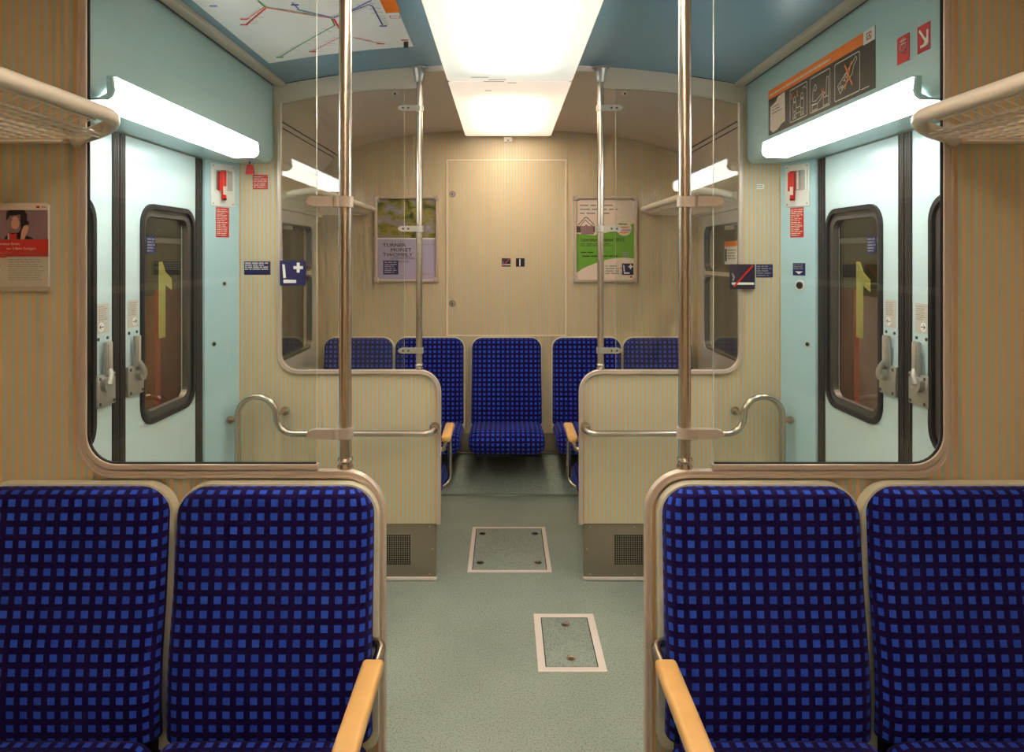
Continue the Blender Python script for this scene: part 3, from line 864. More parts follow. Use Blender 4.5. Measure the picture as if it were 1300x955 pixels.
# ------------------------------------------------------------------ lamps
def centre_lamp(y0, y1, label):
    t = thing('ceiling_lamp', label, 'ceiling lamp', (0, (y0+y1)/2, LAMP_Z), 'centre ceiling lamps')
    b = MB(); pts = rrect(-.312, y0, .312, y1, .03, 4)
    b.prism(pts, 'Z', LAMP_Z, LAMP_Z+.003, 'diffuser'); 
    if y0 > 1 and y1 < 3.5:
        for (px, py, w) in ((609, 98, 22), (631, 101, 22), (627, 103.5, 26), (650, 105, 11), (620, 115, 8)):
            yy = (CAMZ-LAMP_Z)*F/(py-325); xx = CAMX+(px-640)*yy/F; hw = w/2*yy/F
            b.box((xx-hw, yy-.004, LAMP_Z-.0012), (xx+hw, yy+.004, LAMP_Z), 'midgrey')
    obj('diffuser', b, t)
    b = MB(); b.ring(rrect(-.314, y0-.0, .314, y1, .03, 4), rrect(-.308, y0+.004, .308, y1-.004, .026, 4), 'Z', LAMP_Z+.0032, LAMP_Z+.045, 'lamp_body'); obj('housing', b, t)
    return t
centre_lamp(3.44, 5.0, 'lit opal ceiling lamp over the rear seats, the shorter bright field')
centre_lamp(1.86, 3.434, 'large lit opal ceiling lamp between the two doorways')
centre_lamp(-1.5, 1.80, 'lit opal ceiling lamp over the front seats')
b = MB(); b.box((-.03, YB-.03, 2.455), (.03, YB-.002, 2.494), 'white_enamel', .004); b.box((-.012, YB-.05, 2.475), (.012, YB-.02, 2.49), 'white_enamel', .003); b.disc((0, YB-.03, 2.468), (0, -1, 0), .005, .002, 'gasket', 8)
tag(recentre(obj('lamp_bracket', b)), 'small white bracket on the back wall under the end of the ceiling lamp', 'bracket')
for s in (-1, 1):
    side = 'left' if s < 0 else 'right'
    y0, y1 = 1.985, 3.145
    t = thing('door_lamp', 'bright tube lamp on the %s door header%s' % (side, ', below the black and orange sign' if s > 0 else ''), 'lamp', (s*1.2, (y0+y1)/2, HZ0), 'lamps over the doors')
    prof = [(HX-.002, 2.143), (1.163, 2.140), (1.158, 2.10), (1.164, 2.084), (1.178, 2.074), (1.27, 2.071), (1.27, 2.079), (1.20, 2.079), (HX-.002, 2.09)]
    b = MB(); b.prism([(s*x, z) for x, z in prof], 'Y', y0, y1, 'door_lamp', smooth=True); obj('lamp_cover', b, t)
    b = MB(); b.box((s*(HX-.001), y0, 2.1405), (s*1.157, y1, 2.146), 'header_blue', .002); obj('lamp_light_block', b, t)  # added strip blocking the cover's upward light on the header face
    for ye in (y0-.012, y1):
        b = MB(); b.prism([(s*x, z) for x, z in prof], 'Y', ye, ye+.012, 'header_blue', smooth=True); obj('end_cap', b, t)

# ------------------------------------------------------------------ floor hatches
def hatch(x0, y0, x1, y1, screws, label, w=.022):
    t = thing('floor_hatch', label, 'floor hatch', ((x0+x1)/2, (y0+y1)/2, 0), 'hatches in the floor')
    b = MB()
    b.ring([(x0, y0), (x1, y0), (x1, y1), (x0, y1)], [(x0+w, y0+w), (x1-w, y0+w), (x1-w, y1-w), (x0+w, y1-w)], 'Z', .0, .003, 'floor_strip'); obj('border', b, t)
    b = MB(); b.ring([(x0+w, y0+w), (x1-w, y0+w), (x1-w, y1-w), (x0+w, y1-w)], [(x0+w+.004, y0+w+.004), (x1-w-.004, y0+w+.004), (x1-w-.004, y1-w-.004), (x0+w+.004, y1-w-.004)], 'Z', .0, .0016, 'gap'); obj('joint', b, t)
    b = MB(); b.box((x0+w+.004, y0+w+.004, 0), (x1-w-.004, y1-w-.004, .002), 'floor'); obj('lid', b, t)
    for (sx, sy) in screws:
        b = MB(); b.lathe([(.019, 0), (.019, .0014), (.016, .002), (.014, .0012), (.006, .0012)], (sx, sy, .002), 'steel', 16); b.box((sx-.011, sy-.0015, .003), (sx+.011, sy+.0015, .0042), 'gap'); obj('lock_screw', b, t)
hatch(-.217, 3.494, .215, 4.075, [(-.155, 3.60), (.15, 3.60), (-.155, 3.975), (.15, 3.975)], 'larger square floor hatch with pale border between the far partitions')
hatch(.104, 2.655, .373, 3.085, [(.24, 2.745), (.24, 2.995)], 'smaller narrow floor hatch with pale border in the doorway area', .030)

# ------------------------------------------------------------------ back wall: service door panel, posters, stickers
t = thing('service_panel', 'large striped service panel in the back wall outlined by a thin pale strip', 'panel', (0, YB, 1.03))
b = MB(); b.box((-.447, YB-.005, 1.035), (.425, YB-.0005, 2.325), 'stripe_x'); obj('panel', b, t)
b = MB(); b.ring([(-.453, 1.029), (.431, 1.029), (.431, 2.331), (-.453, 2.331)], [(-.444, 1.038), (.422, 1.038), (.422, 2.322), (-.444, 2.322)], 'Y', YB-.010, YB-.001, 'cream_trim'); obj('edge_strip', b, t)
for z in (2.075, 1.268):
    b = MB(); b.disc((-.41, YB-.005, z), (0, -1, 0), .024, .006, 'steel', 20); b.disc((-.41, YB-.011, z), (0, -1, 0), .013, .006, 'alu', 16); b.box((-.414, YB-.019, z-.008), (-.406, YB-.016, z+.008), 'gap'); obj('lock', b, t)

def BW(px, py, y=YB): return CAMX+(px-640)*y/F, CAMZ-(py-325)*y/F
def poster(px0, py0, px1, py1, label, cat='poster'):
    x0, z1 = BW(px0, py0); x1, z0 = BW(px1, py1)
    t = thing('framed_poster', label, cat, ((x0+x1)/2, YB, z0))
    w = .022
    b = MB(); path = [(x0+w/2, YB-.012, z0+w/2), (x1-w/2, YB-.012, z0+w/2), (x1-w/2, YB-.012, z1-w/2), (x0+w/2, YB-.012, z1-w/2)]
    b.sweep(path, [(-.011, .010), (-.011, -.008), (-.006, -.012), (.006, -.012), (.011, -.008), (.011, .010)], 'rail', closed=True, smooth=False)
    obj('frame', b, t)
    for cx, cz in ((x0+.016, z0+.016), (x1-.016, z0+.016), (x0+.016, z1-.016), (x1-.016, z1-.016)):
        b = MB(); b.box((cx-.02, YB-.027, cz-.02), (cx+.02, YB-.002, cz+.02), 'satin', .009, seg=3); obj('corner_cap', b, t)
    b = MB(); b.box((x0+w, YB-.006, z0+w), (x1-w, YB-.001, z1-w), 'white')
    p = Plane(b, (x0+w, YB-.0062, z0+w), (1, 0, 0), (0, 0, 1))
    return t, b, p, x1-x0-2*w, z1-z0-2*w
t, b, p, W, H = poster(475.5, 249, 557, 358.5, 'framed poster with green painting and lilac lower half on the back wall, TURNER MONET TWOMBLY')
p.rect(0, 0, W, H*.50, 'lilac', 1); p.rect(0, H*.515, W, H, 'art', 1)
for (tx, u, v) in (('TURNER', .09, .405), ('MONET', .22, .345), ('TWOMBLY', .09, .285)):
    p.text(tx, u*W, v*H, .036, 'black', 2, sx=1.25); p.text(tx, u*W+.0012, v*H+.0008, .036, 'black', 3, sx=1.25)
p.text('LATER PAINTINGS', .22*W, .25*H, .022, 'black', 2)
p.text('11.2.-28.5.2012', .22*W, .21*H, .022, 'black', 2)
p.rect(.10*W, .06*H, .36*W, .235*H, 'navy', 3); p.scribble(.12*W, .075*H, .34*W, .225*H, 6, 'lilac', 4, seed=4)
p.scribble(.76*W, .05*H, .97*W, .08*H, 2, 'grey_print', 2, seed=5); p.rect(.75*W, .43*H, W, .435*H, 'grey_print', 2)
obj('poster_sheet', b, t)
t, b, p, W, H = poster(728, 249.5, 808.5, 358.5, 'framed poster with green wave and basket drawing on the back wall, Literatursommer 2012')
p.rect(0, 0, W, H, 'cream', 1)
wave = [(0, .08)]+[(q/10, .10+.17*math.sin(q/10*math.pi*.62)) for q in range(1, 11)]+[(1, .70)]+[(1-q/10, .70-.16*math.sin(q/10*math.pi*.55)) for q in range(1, 8)]+[(.0, .57)]
p.poly([(u*W, v*H) for u, v in wave], 'green', 2)
for i, tx in enumerate(('', '', '')): pass
p.scribble(.06*W, .80*H, .72*W, .95*H, 3, 'grey_print', 2, fill=.35, seed=9)
p.rect(0, .585*H, .32*W, .665*H, 'brown_pic', 3)
p.poly([(.08*W, .56*H), (.06*W, .68*H), (.12*W, .655*H), (.17*W, .69*H), (.22*W, .655*H), (.28*W, .69*H), (.30*W, .56*H)], 'mauve', 4)
p.line([(.03*W, .68*H), (.14*W, .77*H), (.18*W, .775*H), (.31*W, .68*H)], .005, 'black', 4)
p.line([(.08*W, .68*H), (.15*W, .745*H), (.25*W, .68*H)], .004, 'black', 4)
p.ell(.83*W, .63*H, .13*W, .085*H, 'cream', 3)
p.rect(.73*W, .68*H, .88*W, .70*H, 'green', 4); p.rect(.70*W, .645*H, .90*W, .66*H, 'line_salmon', 4); p.rect(.73*W, .60*H, .96*W, .625*H, 'lilac', 4); p.rect(.74*W, .575*H, .90*W, .59*H, 'orange', 4)
p.text('Literatursommer 2012', .07*W, .475*H, .037, 'black', 3, sx=.95); p.text('Literatursommer 2012', .07*W+.0015, .475*H, .037, 'black', 4, sx=.95)
p.scribble(.07*W, .41*H, .65*W, .455*H, 2, 'brown_pic', 3, seed=11)
p.scribble(.07*W, .325*H, .34*W, .35*H, 1, 'black', 3, seed=12); p.scribble(.10*W, .275*H, .80*W, .305*H, 1, 'black', 3, seed=13)
p.scribble(.80*W, .27*H, .93*W, .35*H, 3, 'lilac', 3, seed=14)
p.scribble(.50*W, .06*H, .80*W, .18*H, 4, 'grey_print', 3, seed=15)
# small navy seat-and-cross sticker on the poster corner
def seat_cross(p, u0, v0, a, l=3, m='navy'):
    p.rect(u0, v0, u0+a, v0+a, m, l)
    p.poly([(u0+.10*a, v0+.86*a), (u0+.20*a, v0+.84*a), (u0+.25*a, v0+.30*a), (u0+.14*a, v0+.30*a)], 'white', l+1)
    p.poly([(u0+.15*a, v0+.10*a), (u0+.66*a, v0+.10*a), (u0+.66*a, v0+.22*a), (u0+.15*a, v0+.24*a)], 'white', l+1)
    p.rect(u0+.55*a, v0+.66*a, u0+.94*a, v0+.78*a, 'white', l+1); p.rect(u0+.685*a, v0+.52*a, u0+.805*a, v0+.92*a, 'white', l+2)
seat_cross(p, .79*W, .055*H, .20*W, 4)
p.rect(.93*W, .02*H, .97*W, .04*H, 'red', 4)
obj('poster_sheet', b, t)

def no_smoking(p, u0, v0, a, l=1):
    p.line([(u0+.12*a, v0+.22*a), (u0+.93*a, v0+.22*a)], .09*a, 'white', l)
    p.line([(u0+.13*a, v0+.36*a), (u0+.17*a, v0+.48*a), (u0+.11*a, v0+.60*a)], .06*a, 'grey_print', l)
    p.line([(u0+.18*a, v0+.12*a), (u0+.90*a, v0+.92*a)], .075*a, 'red_plastic', l+1)
def sticker_bw(px0, py0, px1, py1, name, label, draw, back, y=YB-.006, group=None, t=.0006):
    x0, z1 = BW(px0, py0, y); x1, z0 = BW(px1, py1, y)
    b = MB(); p = Plane(b, (x0, y, z0), (1, 0, 0), (0, 0, 1)); W, H = x1-x0, z1-z0
    p.slab([(0, 0), (W, 0), (W, H), (0, H)], back, t); p.O = p.O+p.N*t
    draw(p, W, H)
    return tag(recentre(obj(name, b)), label, 'sticker' if 'sign' not in name else 'sign', group)
sticker_bw(637, 328, 648.2, 338.7, 'sticker', 'tiny no smoking sticker in the middle of the back wall', lambda p, W, H: no_smoking(p, 0, 0, W), 'navy_dark')
sticker_bw(655, 328, 666, 338.7, 'sticker', 'tiny navy sticker with a white 1 on the back wall', lambda p, W, H: p.text('1', W*.12, H*.06, H*1.25, 'white', 1, sx=1.1), 'navy_dark')
# far partition signs
yf = YM-.0195
sticker_bw(355.5, 331, 388.5, 362.5, 'sign', 'square navy sign with white seat and cross on the far left glass', lambda p, W, H: seat_cross(p, .0, .0, min(W, H), 1), 'navy', yf, t=.003)
sticker_bw(926, 335.5, 958, 367, 'sign', 'square no smoking sign on the far right glass frame', lambda p, W, H: no_smoking(p, 0, 0, min(W, H)), 'navy_dark', yf, t=.006)
ys = YM-.0005
sticker_bw(310, 332, 343.5, 349, 'sticker', 'navy text sticker on the stripes left of the seat and cross sign', lambda p, W, H: p.scribble(.03*W, .35*H, .97*W, .95*H, 4, 'white', 1, seed=21), 'navy', ys)
sticker_bw(960, 335.5, 981, 352.5, 'sticker', 'navy text sticker right of the no smoking sign', lambda p, W, H: p.scribble(.05*W, .08*H, .95*W, .92*H, 5, 'grey_print', 1, seed=22), 'navy', ys)
sticker_bw(321, 222, 340, 240.5, 'sticker', 'red text sticker near the top of the far left partition', lambda p, W, H: p.scribble(.06*W, .08*H, .95*W, .92*H, 6, 'cream', 1, fill=.35, seed=23), 'red', ys)
sticker_bw(961, 234, 970, 240, 'sticker', 'tiny white sticker high on the far right partition', lambda p, W, H: p.scribble(.05*W, .1*H, .95*W, .9*H, 2, 'midgrey', 1, seed=24), 'white', ys)
# red pull tag under the left header
b = MB(); x, z = BW(317, 214, 3.33)
b.prism([(x-.012, z+.02), (x+.010, z+.02), (x+.024, z-.028), (x-.020, z-.028)], 'Y', 3.325, 3.335, 'red_plastic')
b.tube([(x, 3.33, z+.018), (x, 3.33, HZ0)], .004, 'gasket', 8)
tag(recentre(obj('pull_tag', b)), 'small red pull tag hanging under the left door header', 'pull tag')

# ------------------------------------------------------------------ pillar equipment
for s in (-1, 1):
    A = Vector((s*1.445, 3.232, 0)); B = Vector((s*1.347, YM-.003, 0)); d = (B-A).normalized(); side = 'left' if s < 0 else 'right'
    U = d if s < 0 else -d      # right as read by someone facing the pillar
    L = (B-A).length
    def onp(u, v): return A+d*u+Vector((0, 0, v))
    N = U.cross(Vector((0, 0, 1)))
    T = Matrix(((U.x, 0, N.x, 0), (U.y, 0, N.y, 0), (0, 1, 0, 0), (0, 0, 0, 1)))
    c = onp(L*.50, 0); c = c+N*.0
    def TT(z): 
        m = T.copy(); m.translation = c+Vector((0, 0, z)); return m
    t = thing('emergency_brake', 'white boxed emergency handle with red lever on the %s door pillar' % side, 'emergency handle', (c.x, c.y, 1.85), 'emergency handles')
    m = TT(1.86); w = .068
    b = MB(); b.box((-w, 0, 0), (w, .205, .006), 'white_enamel', .003, m)
    for u, v in ((-.055, .012), (.055, .012), (-.055, .193), (.055, .193)): b.disc(m @ Vector((u, v, .006)), N, .0045, .002, 'alu', 8)
    pl = obj('back_plate', b, t)
    b = MB(); b.ring(rrect(-.052, .068, .056, .182, .008, 3), rrect(-.044, .076, .048, .174, .006, 3), 'Z', .006, .012, 'white_enamel', m); b.box((-.045, .075, .0062), (.049, .175, .007), 'alu', 0, m); obj('recess', b, t)
    b = MB(); b.box((-.035*1, .075, .008), (-.019, .165, .03), 'red_plastic', .003, m); b.box((-.022, .028, .018), (.0, .172, .032), 'red_plastic', .004, m); obj('lever', b, t, label='red emergency lever')
    b = MB(); b.box((.004, .082, .008), (.016, .168, .016), 'cream', .001, m); b.box((-.021, .03, .0322), (-.001, .036, .0328), 'gap', 0, m); b.box((-.020, .055, .0322), (-.002, .095, .0328), 'cream', 0, m); obj('lever_mark', b, t)
    b = MB(); p = Plane(b, onp(L*(.50 if s < 0 else .52), 1.71)+N*.0004, U, (0, 0, 1))
    hw = .037
    p.slab([(-hw, 0), (hw, 0), (hw, .145), (-hw, .145)], 'red', .0006); p.O = p.O+p.N*.0006; p.scribble(-hw*.88, .006, hw*.9, .139, 15, 'cream', 1, fill=.38, seed=30+s)
    tag(recentre(obj('sticker', b)), 'tall red text sticker below the emergency handle on the %s pillar' % side, 'sticker')
    b = MB(); p0 = onp(L*.55, 1.485 if s < 0 else 1.5)
    if s < 0:
        b.disc(p0, N, .010, .003, 'steel', 16); b.disc(p0+N*.003, N, .005, .002, 'gap', 10)
        tag(recentre(obj('square_key_lock', b)), 'upper small round key lock on the left door pillar', 'lock')
    else:
        p0 = onp(L*.42, 1.478)
        b.disc(p0, N, .026, .006, 'white_enamel', 24); b.disc(p0+N*.006, N, .018, .004, 'gasket', 20); b.disc(p0+N*.010, N, .012, .002, 'gap', 16)
        tag(recentre(obj('call_button', b)), 'round door button under the navy arrow sticker on the right pillar', 'button')
        b = MB(); p = Plane(b, onp(L*.46, 1.525)+N*.0004, U, (0, 0, 1)); p.slab([(-.034, 0), (.034, 0), (.034, .06), (-.034, .06)], 'navy', .0006); p.O = p.O+p.N*.0006
        p.poly([(-.022, .020), (0, .006), (.022, .020)], 'white', 1); p.scribble(-.03, .028, .03, .056, 3, 'grey_print', 1, seed=41)
        tag(recentre(obj('sticker', b)), 'navy sticker with a white down arrow above the round button on the right pillar', 'sticker')
    b = MB(); p0 = onp(L*(.25 if s < 0 else .22), 1.197); b.disc(p0, N, .011, .003, 'steel', 16); b.disc(p0+N*.003, N, .006, .002, 'gap', 10)
    tag(recentre(obj('square_key_lock', b)), 'lower small round key lock on the %s door pillar' % side if s < 0 else 'small round key lock on the right door pillar', 'lock')

# ------------------------------------------------------------------ signs on the right header
b = MB(); y0, y1, z0, z1 = 2.222, 3.118, 2.167, 2.371
p = Plane(b, (HX-.0005, y1, z0), (0, -1, 0), (0, 0, 1)); W, H = y1-y0, z1-z0
p.slab([(0, 0), (W, 0), (W, H), (0, H)], 'sign_brown', .0015); p.O = p.O+p.N*.0015
p.rect(0, .80*H, W*.92, H, 'orange', 1); p.rect(W*.92, .78*H, W, H, 'white', 1)
p.line([(W*.945, .84*H), (W*.975, .84*H), (W*.975, .94*H), (W*.945, .94*H)], .004, 'red', 2, closed=True); p.line([(W*.953, .865*H), (W*.962, .91*H), (W*.968, .865*H)], .004, 'black', 2)
p.scribble(.02*W, .855*H, .66*W, .915*H, 1, 'cream', 2, fill=.75, ragged=0, seed=51)
# torn paper note
p.poly([(.025*W, .12*H), (.03*W, .62*H), (.10*W, .68*H), (.12*W, .76*H), (.205*W, .78*H), (.21*W, .16*H), (.17*W, .14*H), (.12*W, .06*H), (.06*W, .03*H)], 'cream', 2)
p.scribble(.05*W, .42*H, .18*W, .62*H, 3, 'grey_print', 3, seed=52); p.line([(.16*W, .30*H), (.19*W, .22*H), (.15*W, .20*H)], .003, 'yellow', 3)
for (a0, a1) in ((.265, .445), (.475, .66), (.70, .895)):
    p.line(rrect(a0*W, .07*H, a1*W, .73*H, .008, 3), .0035, 'white', 2, closed=True)
def man(cu, cv, h, ru):
    p.line([(cu+ru*math.cos(q*math.pi/5), cv+h*.38+ru*1.2*math.sin(q*math.pi/5)) for q in range(10)], .003, 'white', 2, closed=True)
# two figures with a crossed bottle, lower panel trousers
for cu in (.315, .395):
    man(cu*W, .40*H, .25*H, .011)
    p.line([(cu*W-.012, .46*H), (cu*W-.018, .34*H), (cu*W-.010, .26*H), (cu*W+.012, .26*H), (cu*W+.018, .34*H), (cu*W+.012, .46*H)], .0028, 'white', 2, closed=True)
    p.line([(cu*W-.012, .26*H), (cu*W-.016, .12*H), (cu*W-.004, .12*H), (cu*W, .22*H), (cu*W+.004, .12*H), (cu*W+.016, .12*H), (cu*W+.012, .26*H)], .0028, 'white', 2)
p.line([(.335*W, .31*H), (.375*W, .31*H)], .003, 'white', 2); p.line([(.335*W, .20*H), (.375*W, .20*H)], .003, 'white', 2)
for cu in (.285, .345): p.line([(cu*W-.008, .53*H), (cu*W+.008, .66*H)], .004, 'orange', 3); p.line([(cu*W+.008, .53*H), (cu*W-.008, .66*H)], .004, 'orange', 3)
p.line([(.40*W, .64*H), (.425*W, .66*H), (.435*W, .60*H)], .0028, 'white', 2)
# seated figure with feet on the opposite seat
man(.525*W, .42*H, .25*H, .010)
p.line([(.505*W, .50*H), (.50*W, .28*H), (.53*W, .26*H), (.60*W, .36*H), (.615*W, .33*H), (.55*W, .20*H), (.49*W, .22*H)], .003, 'white', 2)
p.line([(.495*W, .10*H), (.545*W, .10*H), (.545*W, .20*H), (.495*W, .20*H)], .003, 'white', 2, closed=True)
p.line([(.60*W, .10*H), (.645*W, .10*H), (.645*W, .25*H), (.60*W, .25*H)], .003, 'white', 2, closed=True)
p.line([(.625*W, .26*H), (.63*W, .60*H), (.645*W, .60*H), (.645*W, .25*H)], .003, 'white', 2)
p.line([(.585*W, .27*H), (.605*W, .42*H)], .004, 'orange', 3); p.line([(.605*W, .27*H), (.585*W, .42*H)], .004, 'orange', 3)
# crossed bottle
p.line([(.745*W, .17*H), (.725*W, .32*H), (.79*W, .48*H), (.84*W, .60*H), (.865*W, .68*H), (.875*W, .63*H), (.85*W, .54*H), (.84*W, .42*H), (.77*W, .25*H)], .003, 'white', 2, closed=True)
vs, fs = text2d('% vol', .045); ca, sa = math.cos(.85), math.sin(.85)
b.add([p.P(.757*W+q[0]*ca*.8-q[1]*sa*.8, .19*H+q[0]*sa*.8+q[1]*ca*.8, 3) for q in vs], fs, 'white')
p.line([(.785*W, .22*H), (.835*W, .62*H)], .007, 'orange', 4); p.line([(.84*W, .24*H), (.785*W, .62*H)], .007, 'orange', 4)
p.line([(.905*W, .07*H), (.96*W, .07*H)], .003, 'white', 2)
tag(recentre(obj('rules_sign', b)), 'long dark sign with orange bar and white pictograms on the right door header', 'sign')
def red_sign(y0, y1, z0, z1, label, arrow):
    b = MB(); p = Plane(b, (HX-.0005, y1, z0), (0, -1, 0), (0, 0, 1)); W, H = y1-y0, z1-z0
    p.slab([(0, 0), (W, 0), (W, H), (0, H)], 'red', .0012); p.O = p.O+p.N*.0012
    if arrow:
        p.line([(.2*W, .80*H), (.66*W, .36*H)], .13*W, 'white', 1)
        p.line([(.80*W, .70*H), (.80*W, .22*H), (.30*W, .22*H)], .13*W, 'white', 1); p.poly([(.80*W, .22*H), (.80*W, .55*H), (.45*W, .22*H)], 'white', 2)
    else:
        p.line(rrect(.26*W, .42*H, .74*W, .70*H, .006, 3), .06*W, 'white', 1, closed=True); p.line([(.28*W, .82*H), (.72*W, .82*H)], .04*H, 'white', 1); p.line([(.40*W, .76*H), (.44*W, .90*H)], .03*H, 'white', 1); p.line([(.60*W, .76*H), (.56*W, .90*H)], .03*H, 'white', 1)
    tag(recentre(obj('safety_sign', b)), label, 'sign')
red_sign(2.035, 2.098, 2.205, 2.287, 'small red sign with a white device symbol, left of the arrow sign', False)
red_sign(1.935, 1.995, 2.208, 2.287, 'small red sign with a white diagonal arrow on the right header', True)

# ------------------------------------------------------------------ network map on the ceiling at left
b = MB(); mx0, mx1, my0, my1 = -1.085, -.437, 2.02, 3.07
NX = 14
def mz(x): return ceil_v(x)
def mp(px, py):
    """photo position on the curved ceiling -> (x, y)"""
    x = -.8
    for _ in range(6):
        z = mz(x); y = (z-CAMZ)*F/(325-py); x = CAMX+(px-640)*y/F
    return x, y
def map_poly(pts, m, l):
    tris = tessellate_polygon([[Vector((q[0], q[1], 0)) for q in pts]])
    b.add([(x, y, mz(x)-.0010-.0006*l) for x, y in pts], [list(t) for t in tris], m)
xs = [mx0+(mx1-mx0)*i/NX for i in range(NX+1)]
vs = []; fs = []
for x in xs: vs += [(x, my0, mz(x)-.0016), (x, my1, mz(x)-.0016), (x, my0, mz(x)-.0002), (x, my1, mz(x)-.0002)]
for i in range(NX):
    a = 4*i; c = a+4; fs += [[a, a+1, c+1, c], [a+2, c+2, c+3, a+3], [a, c, c+2, a+2], [a+1, a+3, c+3, c+1]]
fs += [[0, 2, 3, 1], [4*NX, 4*NX+1, 4*NX+3, 4*NX+2]]
b.add(vs, fs, 'map_paper', True)
def map_line(pts, w, m, l=2, px=True):
    q = [mp(*a) for a in pts] if px else pts
    fine = []
    for (a, c) in zip(q[:-1], q[1:]):
        k = max(1, int(abs(a[0]-c[0])/.04))
        fine += [(a[0]+(c[0]-a[0])*i/k, a[1]+(c[1]-a[1])*i/k) for i in range(k)]
    fine.append(q[-1])
    for (a, c) in zip(fine[:-1], fine[1:]):
        d = Vector((c[0]-a[0], c[1]-a[1]))
        if d.length < 1e-6: continue
        d.normalize(); nn = Vector((-d.y, d.x))*w/2; e = d*w*.3
        map_poly([(a[0]-e.x+nn.x, a[1]-e.y+nn.y), (a[0]-e.x-nn.x, a[1]-e.y-nn.y), (c[0]+e.x-nn.x, c[1]+e.y-nn.y), (c[0]+e.x+nn.x, c[1]+e.y+nn.y)], m, l)
def Z2(x, y): return 230+x/4.194, y/4.194
for pts, m, w in (([(410, 0), (450, 38)], 'line_green', .007), ([(350, 125), (450, 40)], 'line_red', .009), ([(345, 102), (440, 36)], 'line_salmon', .006),
                  ([(450, 38), (640, 70), (800, 95)], 'line_salmon', .008), ([(450, 33), (640, 62), (800, 88)], 'line_green', .003),
                  ([(620, 48), (700, 66), (810, 92), (930, 40), (1010, 0)], 'line_sky', .009), ([(815, 92), (1000, 22), (1020, 32), (1072, 130)], 'line_blue', .006),
                  ([(800, 95), (818, 132), (525, 302)], 'line_green', .006), ([(812, 98), (850, 160)], 'line_red', .009), ([(845, 196), (700, 270)], 'line_salmon', .006),
                  ([(915, 196), (1060, 230)], 'line_salmon', .006), ([(590, 10), (625, 45)], 'line_blue', .004)):
    map_line([Z2(*q) for q in pts], w, m)
for (x, y, m) in ((335, 98, 'line_red'), (335, 128, 'line_red'), (525, 302, 'line_green'), (1076, 135, 'line_blue'), (700, 272, 'line_red'), (1062, 230, 'line_red'), (1190, 210, 'line_red'), (170, 28, 'line_sky'), (605, 22, 'line_blue')):
    px, py = Z2(x, y); map_line([(px-3.5, py), (px+3.5, py)], .013, m, 3)
px, py = Z2(1197, 232); map_line([(px, py-3), (px, py+4)], .02, 'black', 3)
rnd = random.Random(5)
def on_seg(a, c, k, m='grey_print'):
    for i in range(k):
        t = (i+.5)/k; x = a[0]+(c[0]-a[0])*t; y = a[1]+(c[1]-a[1])*t
        q = mp(*Z2(x+6, y)); sgn = rnd.choice((-1, 1))
        map_line([(q[0], q[1]), (q[0]+.022*sgn, q[1]+.014*sgn)], .003, m, 2, px=False)
for a, c, k in (((350, 125), (450, 40), 8), ((818, 132), (525, 302), 20), ((845, 196), (700, 270), 10), ((915, 196), (1060, 230), 10), ((1020, 32), (1072, 130), 9), ((470, 40), (790, 92), 16), ((820, 90), (1000, 10), 12)): on_seg(a, c, k)
for i in range(70):
    x, y = rnd.uniform(-1.0, -.5), rnd.uniform(2.1, 3.0); ang = rnd.uniform(0, 3.1); l_ = rnd.uniform(.01, .035)
    map_line([(x, y), (x+l_*math.cos(ang), y+l_*math.sin(ang))], .0016, 'midgrey', 1, px=False)
q0, q1 = mp(490, 16), mp(509, 15.5)
map_poly([(q0[0], my0+.002), (q1[0], my0+.002), (q1[0], q0[1]), (q0[0], q0[1])], 'orange', 2)
px, py = Z2(1137, 88); map_line([(px-6, py-1.5), (px+6, py-1.5), (px+6.5, py+1.5), (px-5, py+1.5), (px-6, py-1.5)], .003, 'line_red', 2)
tag(recentre(obj('network_map', b)), 'large white rail network map with coloured lines on the blue ceiling at left', 'map')

# ------------------------------------------------------------------ leaflet holder on the near left partition
t = thing('leaflet_holder', 'clear wall holder with a red and white leaflet at the left edge', 'leaflet holder', (-1.28, YN, 1.515))
lx0, lx1 = -1.385, CAMX+(65-640)*YN/F; lz1, lz0 = CAMZ+(325-260)*YN/F, CAMZ+(325-370)*YN/F
b = MB(); b.box((lx0, YN-.012, lz0), (lx1, YN-.0005, lz0+.012), 'satin', .002); b.box((lx0, YN-.003, lz0), (lx1+.001, YN-.0005, lz1+.002), 'satin', .001); b.box((lx0, YN-.013, lz0), (lx1, YN-.0115, lz0+.105), 'glass'); obj('holder', b, t)
b = MB(); b.box((lx0+.003, YN-.008, lz0+.012), (lx1-.001, YN-.0035, lz1), 'white')
W, H = lx1-lx0-.004, lz1-lz0-.012
p = Plane(b, (lx0+.003, YN-.0082, lz0+.012), (1, 0, 0), (0, 0, 1))
# photo x -> u
def lu(px): return CAMX+(px-640)*YN/F-(lx0+.003)
def lv(py): return CAMZ-(py-325)*YN/F-(lz0+.012)
def q5(x, y): return lu(x/6.825), lv(245+y/6.825)
def pol5(pts, m, l): p.poly([q5(*a) for a in pts], m, l)
E = -170
pol5([(E, 820), (434, 820), (434, 90), (E, 90)], 'cream', 1)
pol5([(E, 405), (434, 405), (434, 150), (E, 150)], 'mauve', 2)
u, v = q5(400, 124); p.text('Bahn', u-.006, v-.002, .007, 'black', 2); u, v = q5(348, 124); p.rect(u-.004, v-.003, u+.005, v+.003, 'red', 2)
pol5([(E, 560), (80, 560), (86, 552), (440, 552), (440, 405), (E, 405)], 'red', 3)
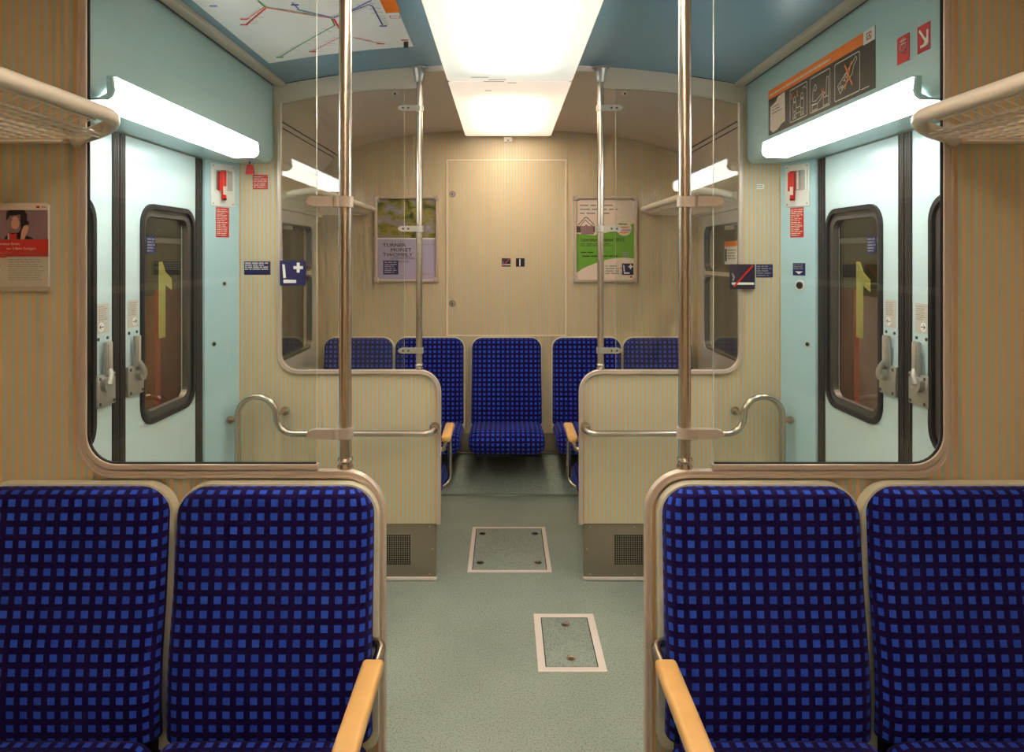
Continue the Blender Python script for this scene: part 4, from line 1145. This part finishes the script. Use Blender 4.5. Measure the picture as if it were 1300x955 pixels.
# woman on the telephone
pol5([(80, 225), (86, 160), (120, 150), (235, 150), (258, 190), (258, 270), (230, 330), (205, 330), (200, 190), (110, 200), (84, 240)], 'hair', 4)
pol5([(60, 403), (70, 380), (105, 350), (190, 345), (300, 390), (310, 403)], 'hair', 3)
u, v = q5(155, 262); p.ell(u, v, .0112, .0175, 'skin', 3, 24)
pol5([(80, 225), (100, 168), (150, 178), (205, 168), (225, 205), (215, 175), (190, 152), (110, 152), (82, 175)], 'hair', 5)
pol5([(100, 335), (130, 358), (165, 350), (185, 375), (165, 403), (105, 403)], 'red', 4)
pol5([(92, 360), (106, 348), (106, 403), (92, 403)], 'white', 4)
pol5([(230, 250), (262, 240), (282, 262), (262, 290), (210, 345), (180, 390), (168, 375), (205, 320)], 'black', 6)
pol5([(205, 403), (215, 330), (232, 290), (262, 278), (276, 298), (268, 335), (240, 403)], 'skin', 7)
for ex in (128, 190): 
    u, v = q5(ex, 240); p.rect(u-.0028, v-.0006, u+.0028, v+.0008, 'hair', 5)
u, v = q5(157, 312); p.rect(u-.003, v-.0006, u+.003, v+.0006, 'red', 5)
u, v = q5(10, 452); p.text('direkter Draht', u, v, .0095, 'cream', 4)
u, v = q5(82, 492); p.text('zur S-Bahn Stuttgart', u, v, .0095, 'cream', 4)
u, v = q5(5, 528); p.text('Tel. 0711', u, v, .0095, 'line_salmon', 4)
u0, v0 = q5(95, 760); u1, v1 = q5(420, 570); p.scribble(u0, v0, u1, v1, 10, 'midgrey', 2, fill=.25, seed=61)
u, v = q5(-8, 625); p.ell(u, v, .0105, .0125, 'gasket', 3); p.ell(u, v, .006, .007, 'cream', 4)
obj('leaflet', b, t)

# ------------------------------------------------------------------ outside: tunnel station walls
M['out_brown'] = painting('brown tile wall', [(120, 74, 38), (156, 100, 56), (176, 118, 70)], 1.2)
M['out_mauve'] = painting('pale station tiles', [(120, 92, 84), (168, 140, 134), (190, 170, 166)], 1.0)
M['out_red'] = mat('rust red wall', (130, 48, 24), .6)
M['out_green'] = mat('olive wall band', (86, 86, 48), .6)
M['out_dark'] = mat('dark tunnel', (44, 42, 38), .7)
for s, nm in ((-1, 'left'), (1, 'right')):
    X = s*3.3
    b = MB(); b.box((X, -1, -1), (X+s*.1, 9, 1.25), 'out_brown' if s < 0 else 'out_mauve'); b.box((X, -1, 1.25), (X+s*.1, 9, 1.75), 'out_green'); b.box((X, -1, 1.75), (X+s*.1, 9, 3.4), 'out_dark')
    b.box((X-s*.05, 6.4, -1), (X, 7.2, 1.3), 'out_red'); b.box((X-s*.03, -1, 1.74), (X, 9, 1.79), 'grey_print')
    obj('wall_outside_'+nm, b, kind='structure')
    b = MB(); b.box((s*1.75, -1, -.2), (X, 9, -.05), 'out_dark'); obj('floor_outside_'+nm, b, kind='structure')
for o in bpy.data.objects:
    if '_w' in o.keys(): del o['_w']
